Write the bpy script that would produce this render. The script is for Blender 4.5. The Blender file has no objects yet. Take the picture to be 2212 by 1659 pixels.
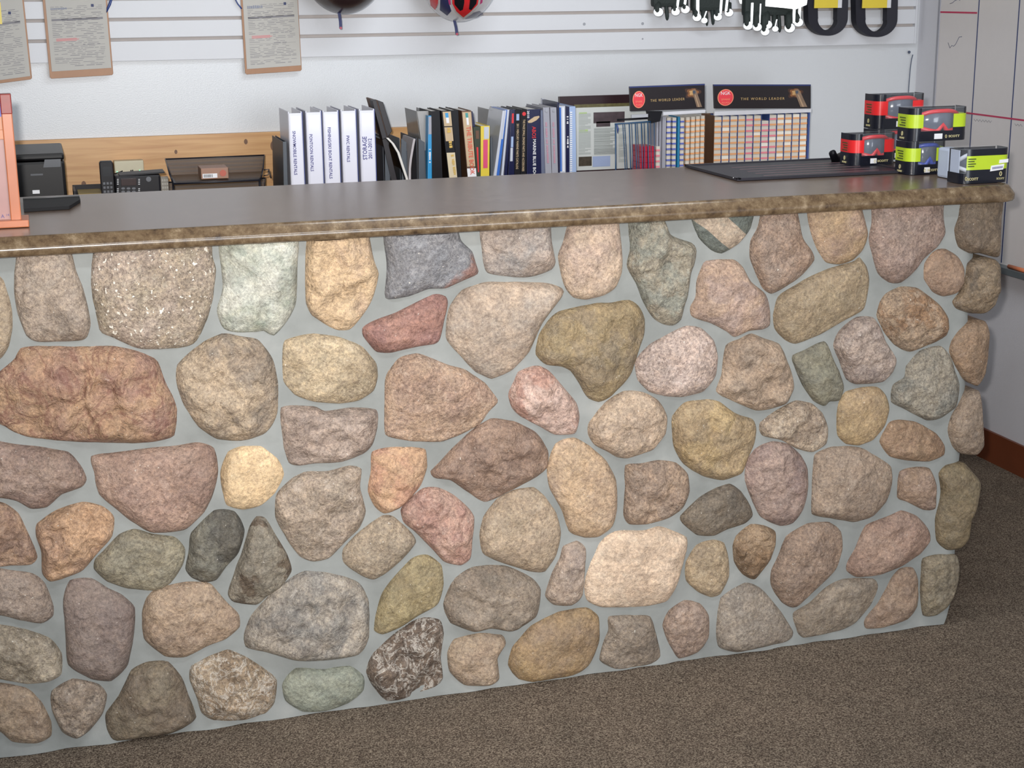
import bpy, bmesh, math, random
from mathutils import Vector, Matrix, noise
random.seed(7)
C = bpy.context.scene.collection
scene = bpy.context.scene
PI = math.pi

# ---------------------------------------------------------------- camera
FPX = 3334.76                                   # focal length in pixels of a 2212 px wide frame
CAM = Vector((0.0, -3.05, 1.5174))
R0 = Vector((0.95617463, -0.29264965, -0.00928782))    # camera right
R1 = Vector((-0.08159965, -0.2358781, -0.96835067))    # camera down
R2 = Vector((0.2811967, 0.92667022, -0.24942077))      # view direction
cd = bpy.data.cameras.new('camera'); cam = bpy.data.objects.new('camera', cd); C.objects.link(cam)
cd.sensor_width = 36.0; cd.lens = FPX * 36.0 / 2212.0; cd.clip_start = 0.02; cd.clip_end = 60
M = Matrix.Identity(4)
for i in range(3):
    M[i][0] = R0[i]; M[i][1] = -R1[i]; M[i][2] = -R2[i]; M[i][3] = CAM[i]
cam.matrix_world = M
scene.camera = cam
scene.view_settings.view_transform = 'Standard'; scene.view_settings.look = 'None'
scene.view_settings.exposure = 0.0; scene.view_settings.gamma = 1.0
scene.view_settings.use_curve_mapping = False

# ---------------------------------------------------------------- world and lamps
w = bpy.data.worlds.new('world'); scene.world = w; w.use_nodes = True
w.node_tree.nodes['Background'].inputs[0].default_value = (0.80, 0.88, 1.0, 1)
w.node_tree.nodes['Background'].inputs[1].default_value = 0.5
def area(name, loc, target, sx, sy, power, col):
    l = bpy.data.lights.new(name, 'AREA'); l.shape = 'RECTANGLE'; l.size = sx; l.size_y = sy
    l.energy = power; l.color = col
    o = bpy.data.objects.new(name, l); C.objects.link(o); o.location = loc
    o.rotation_euler = (Vector(target) - Vector(loc)).to_track_quat('-Z', 'Y').to_euler()
    return o
area('glass_door_daylight', (1.75, -6.2, 1.25), (0.7, 1.0, 1.15), 1.9, 2.0, 135, (0.88, 0.94, 1.0))
area('ceiling_tube', (0.67, -1.65, 2.56), (0.67, -1.2, 0), 1.2, 0.16, 22, (0.90, 0.95, 1.0))
area('ceiling_tube', (1.35, -0.25, 2.54), (1.35, 1.3, 1.0), 1.2, 0.35, 17, (0.86, 0.93, 1.0))
fl = bpy.data.lights.new('camera_flash', 'SPOT'); fl.shadow_soft_size = 0.022; fl.spot_size = math.radians(60); fl.spot_blend = 1.0
fl.energy = 425; fl.color = (1.0, 0.965, 0.93)
fo = bpy.data.objects.new('camera_flash', fl); C.objects.link(fo)
fo.location = CAM + R0 * -0.05 - R1 * 0.06
fo.rotation_euler = (R0 * (-60/FPX) + R1 * (-330/FPX) + R2).to_track_quat('-Z', 'Y').to_euler()

# ---------------------------------------------------------------- geometry helpers
def onY(u, v, y=0.0):
    d = R0 * ((u - 1106) / FPX) + R1 * ((v - 829.5) / FPX) + R2
    return CAM + d * ((y - CAM.y) / d.y)
def onZ(u, v, z):
    d = R0 * ((u - 1106) / FPX) + R1 * ((v - 829.5) / FPX) + R2
    return CAM + d * ((z - CAM.z) / d.z)
def onX(u, v, x):
    d = R0 * ((u - 1106) / FPX) + R1 * ((v - 829.5) / FPX) + R2
    return CAM + d * ((x - CAM.x) / d.x)

class MB:
    """collects shapes in world space; every shape can use another material slot"""
    def __init__(s): s.v = []; s.f = []; s.m = []; s.sm = []
    def add(s, vs, fs, mi=0, smooth=False):
        b = len(s.v); s.v += [Vector(p) for p in vs]
        for f in fs: s.f.append([b + i for i in f]); s.m.append(mi); s.sm.append(smooth)
        return s
    def box(s, x0, x1, y0, y1, z0, z1, mi=0, bev=0.0):
        if x0 > x1: x0, x1 = x1, x0
        if y0 > y1: y0, y1 = y1, y0
        if z0 > z1: z0, z1 = z1, z0
        bm = bmesh.new(); bmesh.ops.create_cube(bm, size=1)
        for q in bm.verts: q.co = Vector(((x0+x1)/2 + q.co.x*(x1-x0), (y0+y1)/2 + q.co.y*(y1-y0), (z0+z1)/2 + q.co.z*(z1-z0)))
        if bev > 0:
            bev = min(bev, 0.45*min(x1-x0, y1-y0, z1-z0))
            bmesh.ops.bevel(bm, geom=list(bm.edges), offset=bev, segments=2, profile=0.6, affect='EDGES')
        s.bm(bm, mi); return s
    def bm(s, bm, mi=0, smooth=False):
        bm.verts.index_update()
        s.add([q.co.copy() for q in bm.verts], [[q.index for q in f.verts] for f in bm.faces], mi, smooth); bm.free()
    def prism(s, pts, y0, y1, mi=0, bev=0.0):
        """pts: (x, z) outline; y0, y1 numbers"""
        a = sum(pts[i][0]*pts[(i+1) % len(pts)][1] - pts[(i+1) % len(pts)][0]*pts[i][1] for i in range(len(pts)))
        if a < 0: pts = pts[::-1]
        n = len(pts); bm = bmesh.new()
        A = [bm.verts.new((p[0], y0, p[1])) for p in pts]; B = [bm.verts.new((p[0], y1, p[1])) for p in pts]
        bm.faces.new(A); bm.faces.new(B[::-1])
        for i in range(n): bm.faces.new((A[i], B[i], B[(i+1) % n], A[(i+1) % n]))
        bmesh.ops.recalc_face_normals(bm, faces=list(bm.faces))
        if bev > 0: bmesh.ops.bevel(bm, geom=list(bm.edges), offset=bev, segments=2, profile=0.6, affect='EDGES', clamp_overlap=True)
        s.bm(bm, mi); return s
    def tube(s, pts, r, n=8, mi=0, cap=True):
        pts = [Vector(p) for p in pts]; rr = r if isinstance(r, (list, tuple)) else [r]*len(pts)
        vs = []; fs = []; up = None
        for i, p in enumerate(pts):
            t = (pts[min(i+1, len(pts)-1)] - pts[max(i-1, 0)]).normalized()
            if up is None: up = Vector((0, 0, 1)) if abs(t.z) < 0.9 else Vector((1, 0, 0))
            a = t.cross(up).normalized(); b = a.cross(t).normalized(); up = b
            for k in range(n):
                q = 2*PI*k/n; vs.append(p + (a*math.cos(q) + b*math.sin(q))*rr[i])
        for i in range(len(pts)-1):
            for k in range(n): fs.append([i*n+k, i*n+(k+1) % n, (i+1)*n+(k+1) % n, (i+1)*n+k])
        if cap: fs.append(list(range(n))[::-1]); fs.append([(len(pts)-1)*n+k for k in range(n)])
        s.add(vs, fs, mi, True); return s
    def sphere(s, c, rx, ry, rz, mi=0, seg=24, ring=14, cut=None):
        bm = bmesh.new(); bmesh.ops.create_uvsphere(bm, u_segments=seg, v_segments=ring, radius=1)
        for q in bm.verts: q.co = Vector((c[0]+q.co.x*rx, c[1]+q.co.y*ry, c[2]+q.co.z*rz))
        s.bm(bm, mi, True); return s
    def disc(s, c, r, th=0.001, mi=0, n=28, ry=None):
        """disc facing -y"""
        ry = ry or r
        return s.prism([(c[0]+r*math.cos(2*PI*k/n), c[2]+ry*math.sin(2*PI*k/n)) for k in range(n)], c[1]-th, c[1]+th, mi)

def setp(o, label=None, cat=None, group=None, kind=None):
    if label: o['label'] = label
    if cat: o['category'] = cat
    if group: o['group'] = group
    if kind: o['kind'] = kind
    return o
def obj(name, mb, m, parent=None, **kw):
    if parent is not None:
        org = parent['_org'] if '_org' in parent else None
        org = ORG[parent.name]
    else:
        xs = [p.x for p in mb.v]; ys = [p.y for p in mb.v]; zs = [p.z for p in mb.v]
        org = Vector(((min(xs)+max(xs))/2, (min(ys)+max(ys))/2, min(zs)))
    me = bpy.data.meshes.new(name)
    me.from_pydata([p - org for p in mb.v], [], mb.f); me.update()
    for q in (m if isinstance(m, (list, tuple)) else [m]): me.materials.append(q)
    me.polygons.foreach_set('material_index', mb.m); me.polygons.foreach_set('use_smooth', mb.sm)
    o = bpy.data.objects.new(name, me); C.objects.link(o)
    if parent is not None: o.parent = parent
    else: o.location = org
    ORG[o.name] = org
    return setp(o, **kw)
ORG = {}
def thing(name, loc, label, cat, group=None):
    o = bpy.data.objects.new(name, None); C.objects.link(o); o.location = loc; o.empty_display_size = 0.05
    ORG[o.name] = Vector(loc); return setp(o, label, cat, group)
def dup(root, delta, label=None, parent=None):
    r = root.copy(); C.objects.link(r)
    if parent is not None: r.parent = parent
    else: r.location = root.location + Vector(delta)
    if label: r['label'] = label
    for ch in list(root.children): dup(ch, (0, 0, 0), None, r)
    return r
FONT = {}
def text_mb(string, origin, xdir, ydir, width=None, height=None, mb=None, mi=0, depth=0.0006, spacing=1.0, shear=0.0, bold=0.0):
    """lettering as real geometry: origin = centre, xdir reads along, ydir up the letter"""
    cu = bpy.data.curves.new('lettering', 'FONT'); cu.body = string; cu.size = 1; cu.align_x = 'CENTER'; cu.align_y = 'CENTER'
    cu.extrude = 0.01; cu.space_character = spacing; cu.resolution_u = 2; cu.shear = shear; cu.offset = bold
    t = bpy.data.objects.new('lettering', cu); C.objects.link(t)
    dg = bpy.context.evaluated_depsgraph_get(); me = bpy.data.meshes.new_from_object(t.evaluated_get(dg))
    bpy.data.objects.remove(t); bpy.data.curves.remove(cu)
    xs = [q.co.x for q in me.vertices]; ys = [q.co.y for q in me.vertices]
    cx, cy = (min(xs)+max(xs))/2, (min(ys)+max(ys))/2
    sx = width/(max(xs)-min(xs)) if width else None; sy = height/(max(ys)-min(ys)) if height else None
    sx = sx or sy; sy = sy or sx
    X = Vector(xdir).normalized(); Y = Vector(ydir).normalized(); Z = X.cross(Y); O = Vector(origin)
    mb = mb or MB()
    mb.add([O + X*((q.co.x-cx)*sx) + Y*((q.co.y-cy)*sy) + Z*(q.co.z/0.01*depth) for q in me.vertices], [list(p.vertices) for p in me.polygons], mi)
    bpy.data.meshes.remove(me); return mb

def marks(p0, p1, h, m_seed, mb=None, y=None):
    """a line of print too small to read: a row of little strokes from p0 to p1, h tall"""
    mb = mb or MB(); rg_ = random.Random(m_seed); d = p1-p0; L_ = d.length; ax = d/L_; up = Vector((-ax.z, 0, ax.x)); s = 0.0
    while s < L_-h*0.3:
        w_ = h*rg_.choice((0.35, 0.5, 0.65)); hh = h*rg_.choice((0.7, 0.85, 1.0))
        if rg_.random() < 0.84:
            a = p0+ax*s-up*hh/2; b_ = p0+ax*min(s+w_, L_)-up*hh/2; yy = a.y
            mb.prism([(a.x, a.z), (b_.x, b_.z), (b_.x+up.x*hh, b_.z+up.z*hh), (a.x+up.x*hh, a.z+up.z*hh)], yy-0.0005, yy)
        s += w_+h*0.16
    return mb

# ---------------------------------------------------------------- materials
def lin(c):
    r = []
    for x in c[:3]:
        x = x/255.0; r.append(x/12.92 if x <= 0.04045 else ((x+0.055)/1.055)**2.4)
    return (r[0], r[1], r[2], 1)
MATS = {}
def mat(name, col, rough=0.5, metal=0.0, var=0.06, scale=40, bump=0.0, bscale=200, spec=0.5, coat=0.0, alpha=1.0, emit=None, estr=0):
    if name in MATS: return MATS[name]
    m = bpy.data.materials.new(name); m.use_nodes = True; nt = m.node_tree; N = nt.nodes; L = nt.links
    b = N['Principled BSDF']; b.inputs['Roughness'].default_value = rough; b.inputs['Metallic'].default_value = metal
    b.inputs['Specular IOR Level'].default_value = spec; b.inputs['Coat Weight'].default_value = coat; b.inputs['Alpha'].default_value = alpha
    tc = N.new('ShaderNodeTexCoord'); no = N.new('ShaderNodeTexNoise'); no.inputs['Scale'].default_value = scale
    L.new(tc.outputs['Object'], no.inputs['Vector'])
    mx = N.new('ShaderNodeMix'); mx.data_type = 'RGBA'
    c = lin(col)
    mx.inputs[6].default_value = tuple(min(1, x*(1-var)) for x in c[:3]) + (1,); mx.inputs[7].default_value = tuple(min(1, x*(1+var)) for x in c[:3]) + (1,)
    L.new(no.outputs['Fac'], mx.inputs[0]); L.new(mx.outputs[2], b.inputs['Base Color'])
    if bump > 0:
        n2 = N.new('ShaderNodeTexNoise'); n2.inputs['Scale'].default_value = bscale; n2.inputs['Detail'].default_value = 3
        bp = N.new('ShaderNodeBump'); bp.inputs['Strength'].default_value = bump; bp.inputs['Distance'].default_value = 0.004
        L.new(tc.outputs['Object'], n2.inputs['Vector']); L.new(n2.outputs['Fac'], bp.inputs['Height']); L.new(bp.outputs['Normal'], b.inputs['Normal'])
    if emit:
        b.inputs['Emission Color'].default_value = lin(emit); b.inputs['Emission Strength'].default_value = estr
    MATS[name] = m; return m
def nodes_of(m): return m.node_tree.nodes, m.node_tree.links, m.node_tree.nodes['Principled BSDF']
def ramp(N, stops):
    r = N.new('ShaderNodeValToRGB'); e = r.color_ramp.elements
    while len(e) < len(stops): e.new(0.5)
    for k, (p, c) in enumerate(stops): e[k].position = p; e[k].color = c if len(c) == 4 else (c[0], c[1], c[2], 1)
    return r

def tone(c, sat=0.78, gain=0.97):
    c = lin(c); g = 0.30*c[0]+0.59*c[1]+0.11*c[2]
    return tuple(gain*(g+(x-g)*sat) for x in c[:3]) + (1,)
def stone_mat(i, c1, c2, speck, kind, relief=3):
    m = bpy.data.materials.new('fieldstone'); m.use_nodes = True; N, L, b = nodes_of(m)
    rnd = random.Random(i*13+5)
    tc = N.new('ShaderNodeTexCoord'); mp = N.new('ShaderNodeMapping'); L.new(tc.outputs['Object'], mp.inputs['Vector'])
    mp.inputs['Location'].default_value = (rnd.uniform(-9, 9), rnd.uniform(-9, 9), rnd.uniform(-9, 9))
    mp.inputs['Rotation'].default_value = (0, rnd.uniform(0, 3), 0)
    def ns(scale, detail=3, rough=0.6, dist=0.0):
        n = N.new('ShaderNodeTexNoise'); n.inputs['Scale'].default_value = scale; n.inputs['Detail'].default_value = detail
        n.inputs['Roughness'].default_value = rough; n.inputs['Distortion'].default_value = dist
        L.new(mp.outputs[0], n.inputs['Vector']); return n
    def mix(fac, a, bb, typ='MIX'):
        x = N.new('ShaderNodeMix'); x.data_type = 'RGBA'; x.blend_type = typ
        for sock, val in ((0, fac), (6, a), (7, bb)):
            if hasattr(val, 'links'): L.new(val, x.inputs[sock])
            else: x.inputs[sock].default_value = val
        return x.outputs[2]
    A, B = tone(c1), tone(c2)
    big = ns(11, 4, 0.6, 0.4)
    edge = {'split': (0.5, 0.56), 'patch': (0.54, 0.57), 'band': (0.46, 0.50), 'vein': (0.44, 0.60), '': (0.36, 0.64), 'crack': (0.4, 0.62), 'sparkle': (0.38, 0.62), 'pepper': (0.4, 0.6)}[kind]
    if kind == '' and relief >= 4: edge = (0.46, 0.55)
    r1 = ramp(N, [(edge[0], (0, 0, 0)), (edge[1], (1, 1, 1))]); L.new(big.outputs['Fac'], r1.inputs[0])
    if kind == 'band':
        wv = N.new('ShaderNodeTexWave'); wv.inputs['Scale'].default_value = 3.4; wv.inputs['Distortion'].default_value = 2.2; wv.inputs['Phase Offset'].default_value = 1.5
        wm = N.new('ShaderNodeMapping'); wm.inputs['Rotation'].default_value = (0, 0.9, 0); L.new(tc.outputs['Object'], wm.inputs['Vector'])
        L.new(wm.outputs[0], wv.inputs['Vector']); L.new(wv.outputs['Fac'], r1.inputs[0])
    if kind == 'split':
        sx = N.new('ShaderNodeSeparateXYZ'); L.new(tc.outputs['Object'], sx.inputs[0])
        ad = N.new('ShaderNodeMath'); ad.operation = 'MULTIPLY_ADD'; ad.inputs[1].default_value = -0.9
        ad2 = N.new('ShaderNodeMath'); ad2.operation = 'MULTIPLY_ADD'; ad2.inputs[1].default_value = 0.35
        L.new(big.outputs['Fac'], ad2.inputs[0]); ad2.inputs[2].default_value = SPLIT_BASE
        sub = N.new('ShaderNodeMath'); sub.operation = 'SUBTRACT'; L.new(sx.outputs['X'], sub.inputs[0]); L.new(sx.outputs['Z'], sub.inputs[1])
        L.new(sub.outputs[0], ad.inputs[0]); ad.inputs[1].default_value = 2.2; L.new(ad2.outputs[0], ad.inputs[2]); L.new(ad.outputs[0], r1.inputs[0])
    col = mix(r1.outputs['Color'], A, B)
    # hue drift
    hd = ns(26, 3, 0.6); rh = ramp(N, [(0.42, (1, 1, 1)), (0.62, (0, 0, 0))]); L.new(hd.outputs['Fac'], rh.inputs[0])
    warm = tuple(min(1, A[k]*(1.14, 1.01, 0.88)[k]) for k in range(3)) + (1,)
    fm = N.new('ShaderNodeMath'); fm.operation = 'MULTIPLY'; fm.inputs[1].default_value = 0.22; L.new(rh.outputs['Color'], fm.inputs[0])
    col = mix(fm.outputs[0], col, warm)
    # grain
    g = ns(150, 4, 0.75); rg = ramp(N, [(0.33, (0.50, 0.46, 0.47)), (0.5, (1, 1, 1)), (0.66, (1.55, 1.50, 1.42))]); L.new(g.outputs['Fac'], rg.inputs[0])
    col = mix(0.55+0.4*speck, col, mix(1.0, col, rg.outputs['Color'], 'MULTIPLY'))
    md = ns(48, 4, 0.7); rm_ = ramp(N, [(0.34, (0.70, 0.69, 0.68)), (0.5, (1, 1, 1)), (0.66, (1.28, 1.26, 1.24))]); L.new(md.outputs['Fac'], rm_.inputs[0])
    col = mix(0.45+0.1*speck, col, mix(1.0, col, rm_.outputs['Color'], 'MULTIPLY'))
    lg = ns(8, 3, 0.55, 0.6); rl_ = ramp(N, [(0.36, (0.74, 0.73, 0.73)), (0.5, (1, 1, 1)), (0.64, (1.22, 1.22, 1.22))]); L.new(lg.outputs['Fac'], rl_.inputs[0])
    col = mix(0.6, col, mix(1.0, col, rl_.outputs['Color'], 'MULTIPLY'))
    # dark grains
    d = ns(330 if kind != 'pepper' else 210, 2, 0.6); rd = ramp(N, [(0.60, (0, 0, 0)), (0.68, (1, 1, 1))]); L.new(d.outputs['Fac'], rd.inputs[0])
    dm = N.new('ShaderNodeMath'); dm.operation = 'MULTIPLY'; dm.inputs[1].default_value = 0.25+0.5*speck; L.new(rd.outputs['Color'], dm.inputs[0])
    col = mix(dm.outputs[0], col, tuple(x*0.28 for x in A[:3]) + (1,))
    # pale crust in clumps
    cr = ns(42, 5, 0.78); rc_ = ramp(N, [(0.54, (0, 0, 0)), (0.63, (1, 1, 1))]); L.new(cr.outputs['Fac'], rc_.inputs[0])
    cm = N.new('ShaderNodeMath'); cm.operation = 'MULTIPLY'; cm.inputs[1].default_value = 0.12+0.5*speck; L.new(rc_.outputs['Color'], cm.inputs[0])
    col = mix(cm.outputs[0], col, tuple(min(0.8, x*1.35+0.06) for x in A[:3]) + (1,))
    # light flecks
    wl = ns(190 if kind != 'sparkle' else 120, 2, 0.5); t = 0.64 if kind == 'sparkle' else 0.715
    rw = ramp(N, [(t, (0, 0, 0)), (t+0.04, (1, 1, 1))]); L.new(wl.outputs['Fac'], rw.inputs[0])
    wm_ = N.new('ShaderNodeMath'); wm_.operation = 'MULTIPLY'; wm_.inputs[1].default_value = min(1, 0.3+0.7*speck); L.new(rw.outputs['Color'], wm_.inputs[0])
    col = mix(wm_.outputs[0], col, (0.78, 0.72, 0.62, 1))
    if kind == 'vein':
        vn = ns(24, 5, 0.7, 1.2); sb = N.new('ShaderNodeMath'); sb.operation = 'SUBTRACT'; sb.inputs[1].default_value = 0.5; L.new(vn.outputs['Fac'], sb.inputs[0])
        ab = N.new('ShaderNodeMath'); ab.operation = 'ABSOLUTE'; L.new(sb.outputs[0], ab.inputs[0])
        rv = ramp(N, [(0.012, (1, 1, 1)), (0.035, (0, 0, 0))]); L.new(ab.outputs[0], rv.inputs[0])
        gm = N.new('ShaderNodeMath'); gm.operation = 'MULTIPLY'; L.new(rv.outputs['Color'], gm.inputs[0]); L.new(g.outputs['Fac'], gm.inputs[1])
        col = mix(gm.outputs[0], col, (0.74, 0.68, 0.60, 1))
    if kind == 'crack':
        vn = ns(7, 4, 0.6, 1.5); sb = N.new('ShaderNodeMath'); sb.operation = 'SUBTRACT'; sb.inputs[1].default_value = 0.5; L.new(vn.outputs['Fac'], sb.inputs[0])
        ab = N.new('ShaderNodeMath'); ab.operation = 'ABSOLUTE'; L.new(sb.outputs[0], ab.inputs[0])
        rv = ramp(N, [(0.0, (1, 1, 1)), (0.035, (0, 0, 0))]); L.new(ab.outputs[0], rv.inputs[0])
        vm = N.new('ShaderNodeMath'); vm.operation = 'MULTIPLY'; vm.inputs[1].default_value = 0.55; L.new(rv.outputs['Color'], vm.inputs[0])
        col = mix(vm.outputs[0], col, lin((112, 70, 62)))
    L.new(col, b.inputs['Base Color'])
    b.inputs['Roughness'].default_value = 0.55; b.inputs['Specular IOR Level'].default_value = 0.35
    h1 = ns(60, 5, 0.65); ml = N.new('ShaderNodeMath'); ml.operation = 'MULTIPLY_ADD'; ml.inputs[1].default_value = 0.35
    L.new(g.outputs['Fac'], ml.inputs[0]); L.new(h1.outputs['Fac'], ml.inputs[2])
    bp = N.new('ShaderNodeBump'); bp.inputs['Strength'].default_value = 0.8; bp.inputs['Distance'].default_value = 0.006+0.0012*relief
    L.new(ml.outputs[0], bp.inputs['Height']); L.new(bp.outputs['Normal'], b.inputs['Normal'])
    return m
SPLIT_BASE = 0.2

# ================================================================ the setting
WX = 2.90; WY = 1.70; CEIL = 2.62
carpet = mat('carpet', (128, 114, 100), 0.95, spec=0.05)
N, L, b = nodes_of(carpet)
tc = N.new('ShaderNodeTexCoord')
n1 = N.new('ShaderNodeTexNoise'); n1.inputs['Scale'].default_value = 310; n1.inputs['Detail'].default_value = 2; L.new(tc.outputs['Object'], n1.inputs['Vector'])
n2 = N.new('ShaderNodeTexNoise'); n2.inputs['Scale'].default_value = 12; n2.inputs['Detail'].default_value = 3; L.new(tc.outputs['Object'], n2.inputs['Vector'])
wv = N.new('ShaderNodeTexWave'); wv.inputs['Scale'].default_value = 95; wv.inputs['Distortion'].default_value = 2.0; wv.inputs['Detail'].default_value = 1; wv.inputs['Detail Scale'].default_value = 3
L.new(tc.outputs['Object'], wv.inputs['Vector'])
r = ramp(N, [(0.30, lin((66, 57, 51))), (0.5, lin((122, 108, 95))), (0.72, lin((176, 162, 143)))]); L.new(n1.outputs['Fac'], r.inputs[0])
mw = N.new('ShaderNodeMix'); mw.data_type = 'RGBA'; mw.blend_type = 'MULTIPLY'; mw.inputs[0].default_value = 0.30
L.new(r.outputs['Color'], mw.inputs[6]); L.new(wv.outputs['Color'], mw.inputs[7])
mw2 = N.new('ShaderNodeMix'); mw2.data_type = 'RGBA'; mw2.blend_type = 'MULTIPLY'; mw2.inputs[0].default_value = 0.5
r2 = ramp(N, [(0.3, (0.8, 0.8, 0.8)), (0.7, (1.15, 1.12, 1.1))]); L.new(n2.outputs['Fac'], r2.inputs[0])
L.new(mw.outputs[2], mw2.inputs[6]); L.new(r2.outputs['Color'], mw2.inputs[7]); L.new(mw2.outputs[2], b.inputs['Base Color'])
bp = N.new('ShaderNodeBump'); bp.inputs['Strength'].default_value = 0.8; bp.inputs['Distance'].default_value = 0.004
L.new(n1.outputs['Fac'], bp.inputs['Height']); L.new(bp.outputs['Normal'], b.inputs['Normal'])

white_wall = mat('painted_wall', (200, 202, 205), 0.40, var=0.02, scale=3, bump=0.13, bscale=260, spec=0.7)
grey_wall = mat('painted_side_wall', (212, 211, 216), 0.6, var=0.02, scale=3, bump=0.2, bscale=220)
ceil_m = mat('ceiling_tile', (220, 220, 216), 0.9, var=0.03)
obj('floor', MB().box(-3.5, WX+0.1, -6.5, WY+0.1, -0.06, 0.0), carpet, kind='structure')
obj('ceiling', MB().box(-3.5, WX+0.1, -6.5, WY+0.1, CEIL, CEIL+0.06), ceil_m, kind='structure')
obj('wall_back', MB().box(-3.5, WX+0.1, WY, WY+0.1, 0, CEIL), white_wall, kind='structure')
obj('wall_right', MB().box(WX, WX+0.1, -6.5, WY, 0, CEIL), grey_wall, kind='structure')
obj('wall_left', MB().box(-3.6, -3.5, -6.5, WY, 0, CEIL), white_wall, kind='structure')
wood_dark = mat('baseboard_wood', (112, 58, 34), 0.45, var=0.2, scale=9)
bb = MB()
bb.prism([(0, 0), (0, 0.095), (0.004, 0.10), (0.014, 0.10), (0.014, 0)], 0, 1)
for i, p in enumerate(bb.v): bb.v[i] = Vector((WX - p.x, -6.5 + p.y*(WY+6.5), p.z))
obj('baseboard_right', bb, wood_dark, kind='structure')
bb = MB().box(-3.5, WX-0.014, WY-0.014, WY, 0, 0.10, bev=0.002)
obj('baseboard_back', bb, wood_dark, kind='structure')

# ---- slatwall: boards with real gaps, groove channels behind
slat_m = mat('white_melamine', (203, 204, 208), 0.5, var=0.02, scale=4, bump=0.05)
groove_m = mat('slat_channel', (178, 170, 166), 0.7, var=0.05)
SW = thing('slatwall_panel', (1.0, 1.685, 1.314), 'white slatwall panelling with thin horizontal grooves across the back wall', 'slatwall')
z = 1.3165; k = 0
zs = [1.3165, 1.3775, 1.4345, 1.4925, 1.551, 1.61, 1.669, 1.728, 1.787, 1.846, 1.905]
for a, b_ in zip(zs, zs[1:]):
    bmx = MB()
    bmx.box(-3.4, 2.872, 1.678, 1.694, a + (0.005 if k else 0.0), b_-0.0045, bev=0.0012)
    obj('slat', bmx, slat_m, SW); k += 1
obj('backing', MB().box(-3.4, 2.872, 1.6935, 1.6995, 1.3165, 1.90), groove_m, SW)
obj('end_strip', MB().box(2.872, 2.8785, 1.677, 1.6995, 1.3165, 1.90, bev=0.001), slat_m, SW)
plug_m = mat('grey_plug', (150, 152, 158), 0.4)
for (u, v) in ((1262, 52), (1388, 51), (1388, 84)):
    p = onY(u, v, 1.678)
    obj('screw_plug', MB().disc((p.x, 1.678, p.z), 0.0045 if v < 80 else 0.0028, 0.0015), plug_m, SW)

# ---- wooden panel behind the back counter
pine = mat('pine_board', (190, 142, 88), 0.4, spec=0.5)
N, L, b = nodes_of(pine)
tc = N.new('ShaderNodeTexCoord'); mp = N.new('ShaderNodeMapping'); mp.inputs['Scale'].default_value = (1.2, 1, 22); L.new(tc.outputs['Object'], mp.inputs['Vector'])
n1 = N.new('ShaderNodeTexNoise'); n1.inputs['Scale'].default_value = 3.0; n1.inputs['Detail'].default_value = 5; n1.inputs['Distortion'].default_value = 0.6; L.new(mp.outputs[0], n1.inputs['Vector'])
r = ramp(N, [(0.3, lin((178, 128, 78))), (0.5, lin((194, 148, 96))), (0.75, lin((208, 164, 112)))]); L.new(n1.outputs['Fac'], r.inputs[0]); L.new(r.outputs['Color'], b.inputs['Base Color'])
WP = thing('pine_splashboard', (0.4, 1.69, 0.885), 'knotty pine board fixed to the wall behind the back counter', 'board')
obj('board', MB().box(-2.0, 2.20, 1.682, 1.6995, 0.885, 1.097, bev=0.002), pine, WP)
knot_m = mat('pine_knot', (104, 70, 46), 0.5, var=0.4, scale=120)
for (u, v, rr) in ((592, 315, .010), (531, 306, .005), (380, 328, .004), (181, 398, .006)):
    p = onY(u, v, 1.682); obj('knot', MB().disc((p.x, 1.6817, p.z), rr*1.1, 0.0004, ry=rr*1.6), knot_m, WP)

# ---- back counter that carries the binders
lam = mat('back_counter_laminate', (120, 108, 98), 0.35, var=0.1)
cab = mat('back_counter_panel', (150, 112, 76), 0.5, var=0.1, scale=10)
BC = thing('back_counter', (0.2, 1.4, 0), 'low back counter along the wall behind the stone counter', 'counter')
obj('cabinet', MB().box(-2.0, 2.60, 1.14, 1.6995, 0.0, 0.85).box(-2.0, 2.6, 1.18, 1.2, 0.0, 0.1), cab, BC)
obj('top', MB().box(-2.02, 2.63, 1.10, 1.6995, 0.85, 0.88, bev=0.004), lam, BC)
ZD = 0.8805

# ================================================================ stone counter
mortar = mat('mortar', (166, 172, 174), 0.9, spec=0.15)
N, L, b = nodes_of(mortar)
tc = N.new('ShaderNodeTexCoord')
n1 = N.new('ShaderNodeTexNoise'); n1.inputs['Scale'].default_value = 9; n1.inputs['Detail'].default_value = 5; L.new(tc.outputs['Object'], n1.inputs['Vector'])
r = ramp(N, [(0.3, lin((128, 130, 127))), (0.6, lin((144, 146, 143))), (0.8, lin((158, 158, 154)))]); L.new(n1.outputs['Fac'], r.inputs[0]); L.new(r.outputs['Color'], b.inputs['Base Color'])
n2 = N.new('ShaderNodeTexNoise'); n2.inputs['Scale'].default_value = 45; n2.inputs['Detail'].default_value = 6; L.new(tc.outputs['Object'], n2.inputs['Vector'])
bp = N.new('ShaderNodeBump'); bp.inputs['Strength'].default_value = 0.35; bp.inputs['Distance'].default_value = 0.004
L.new(n2.outputs['Fac'], bp.inputs['Height']); L.new(bp.outputs['Normal'], b.inputs['Normal'])

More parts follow.
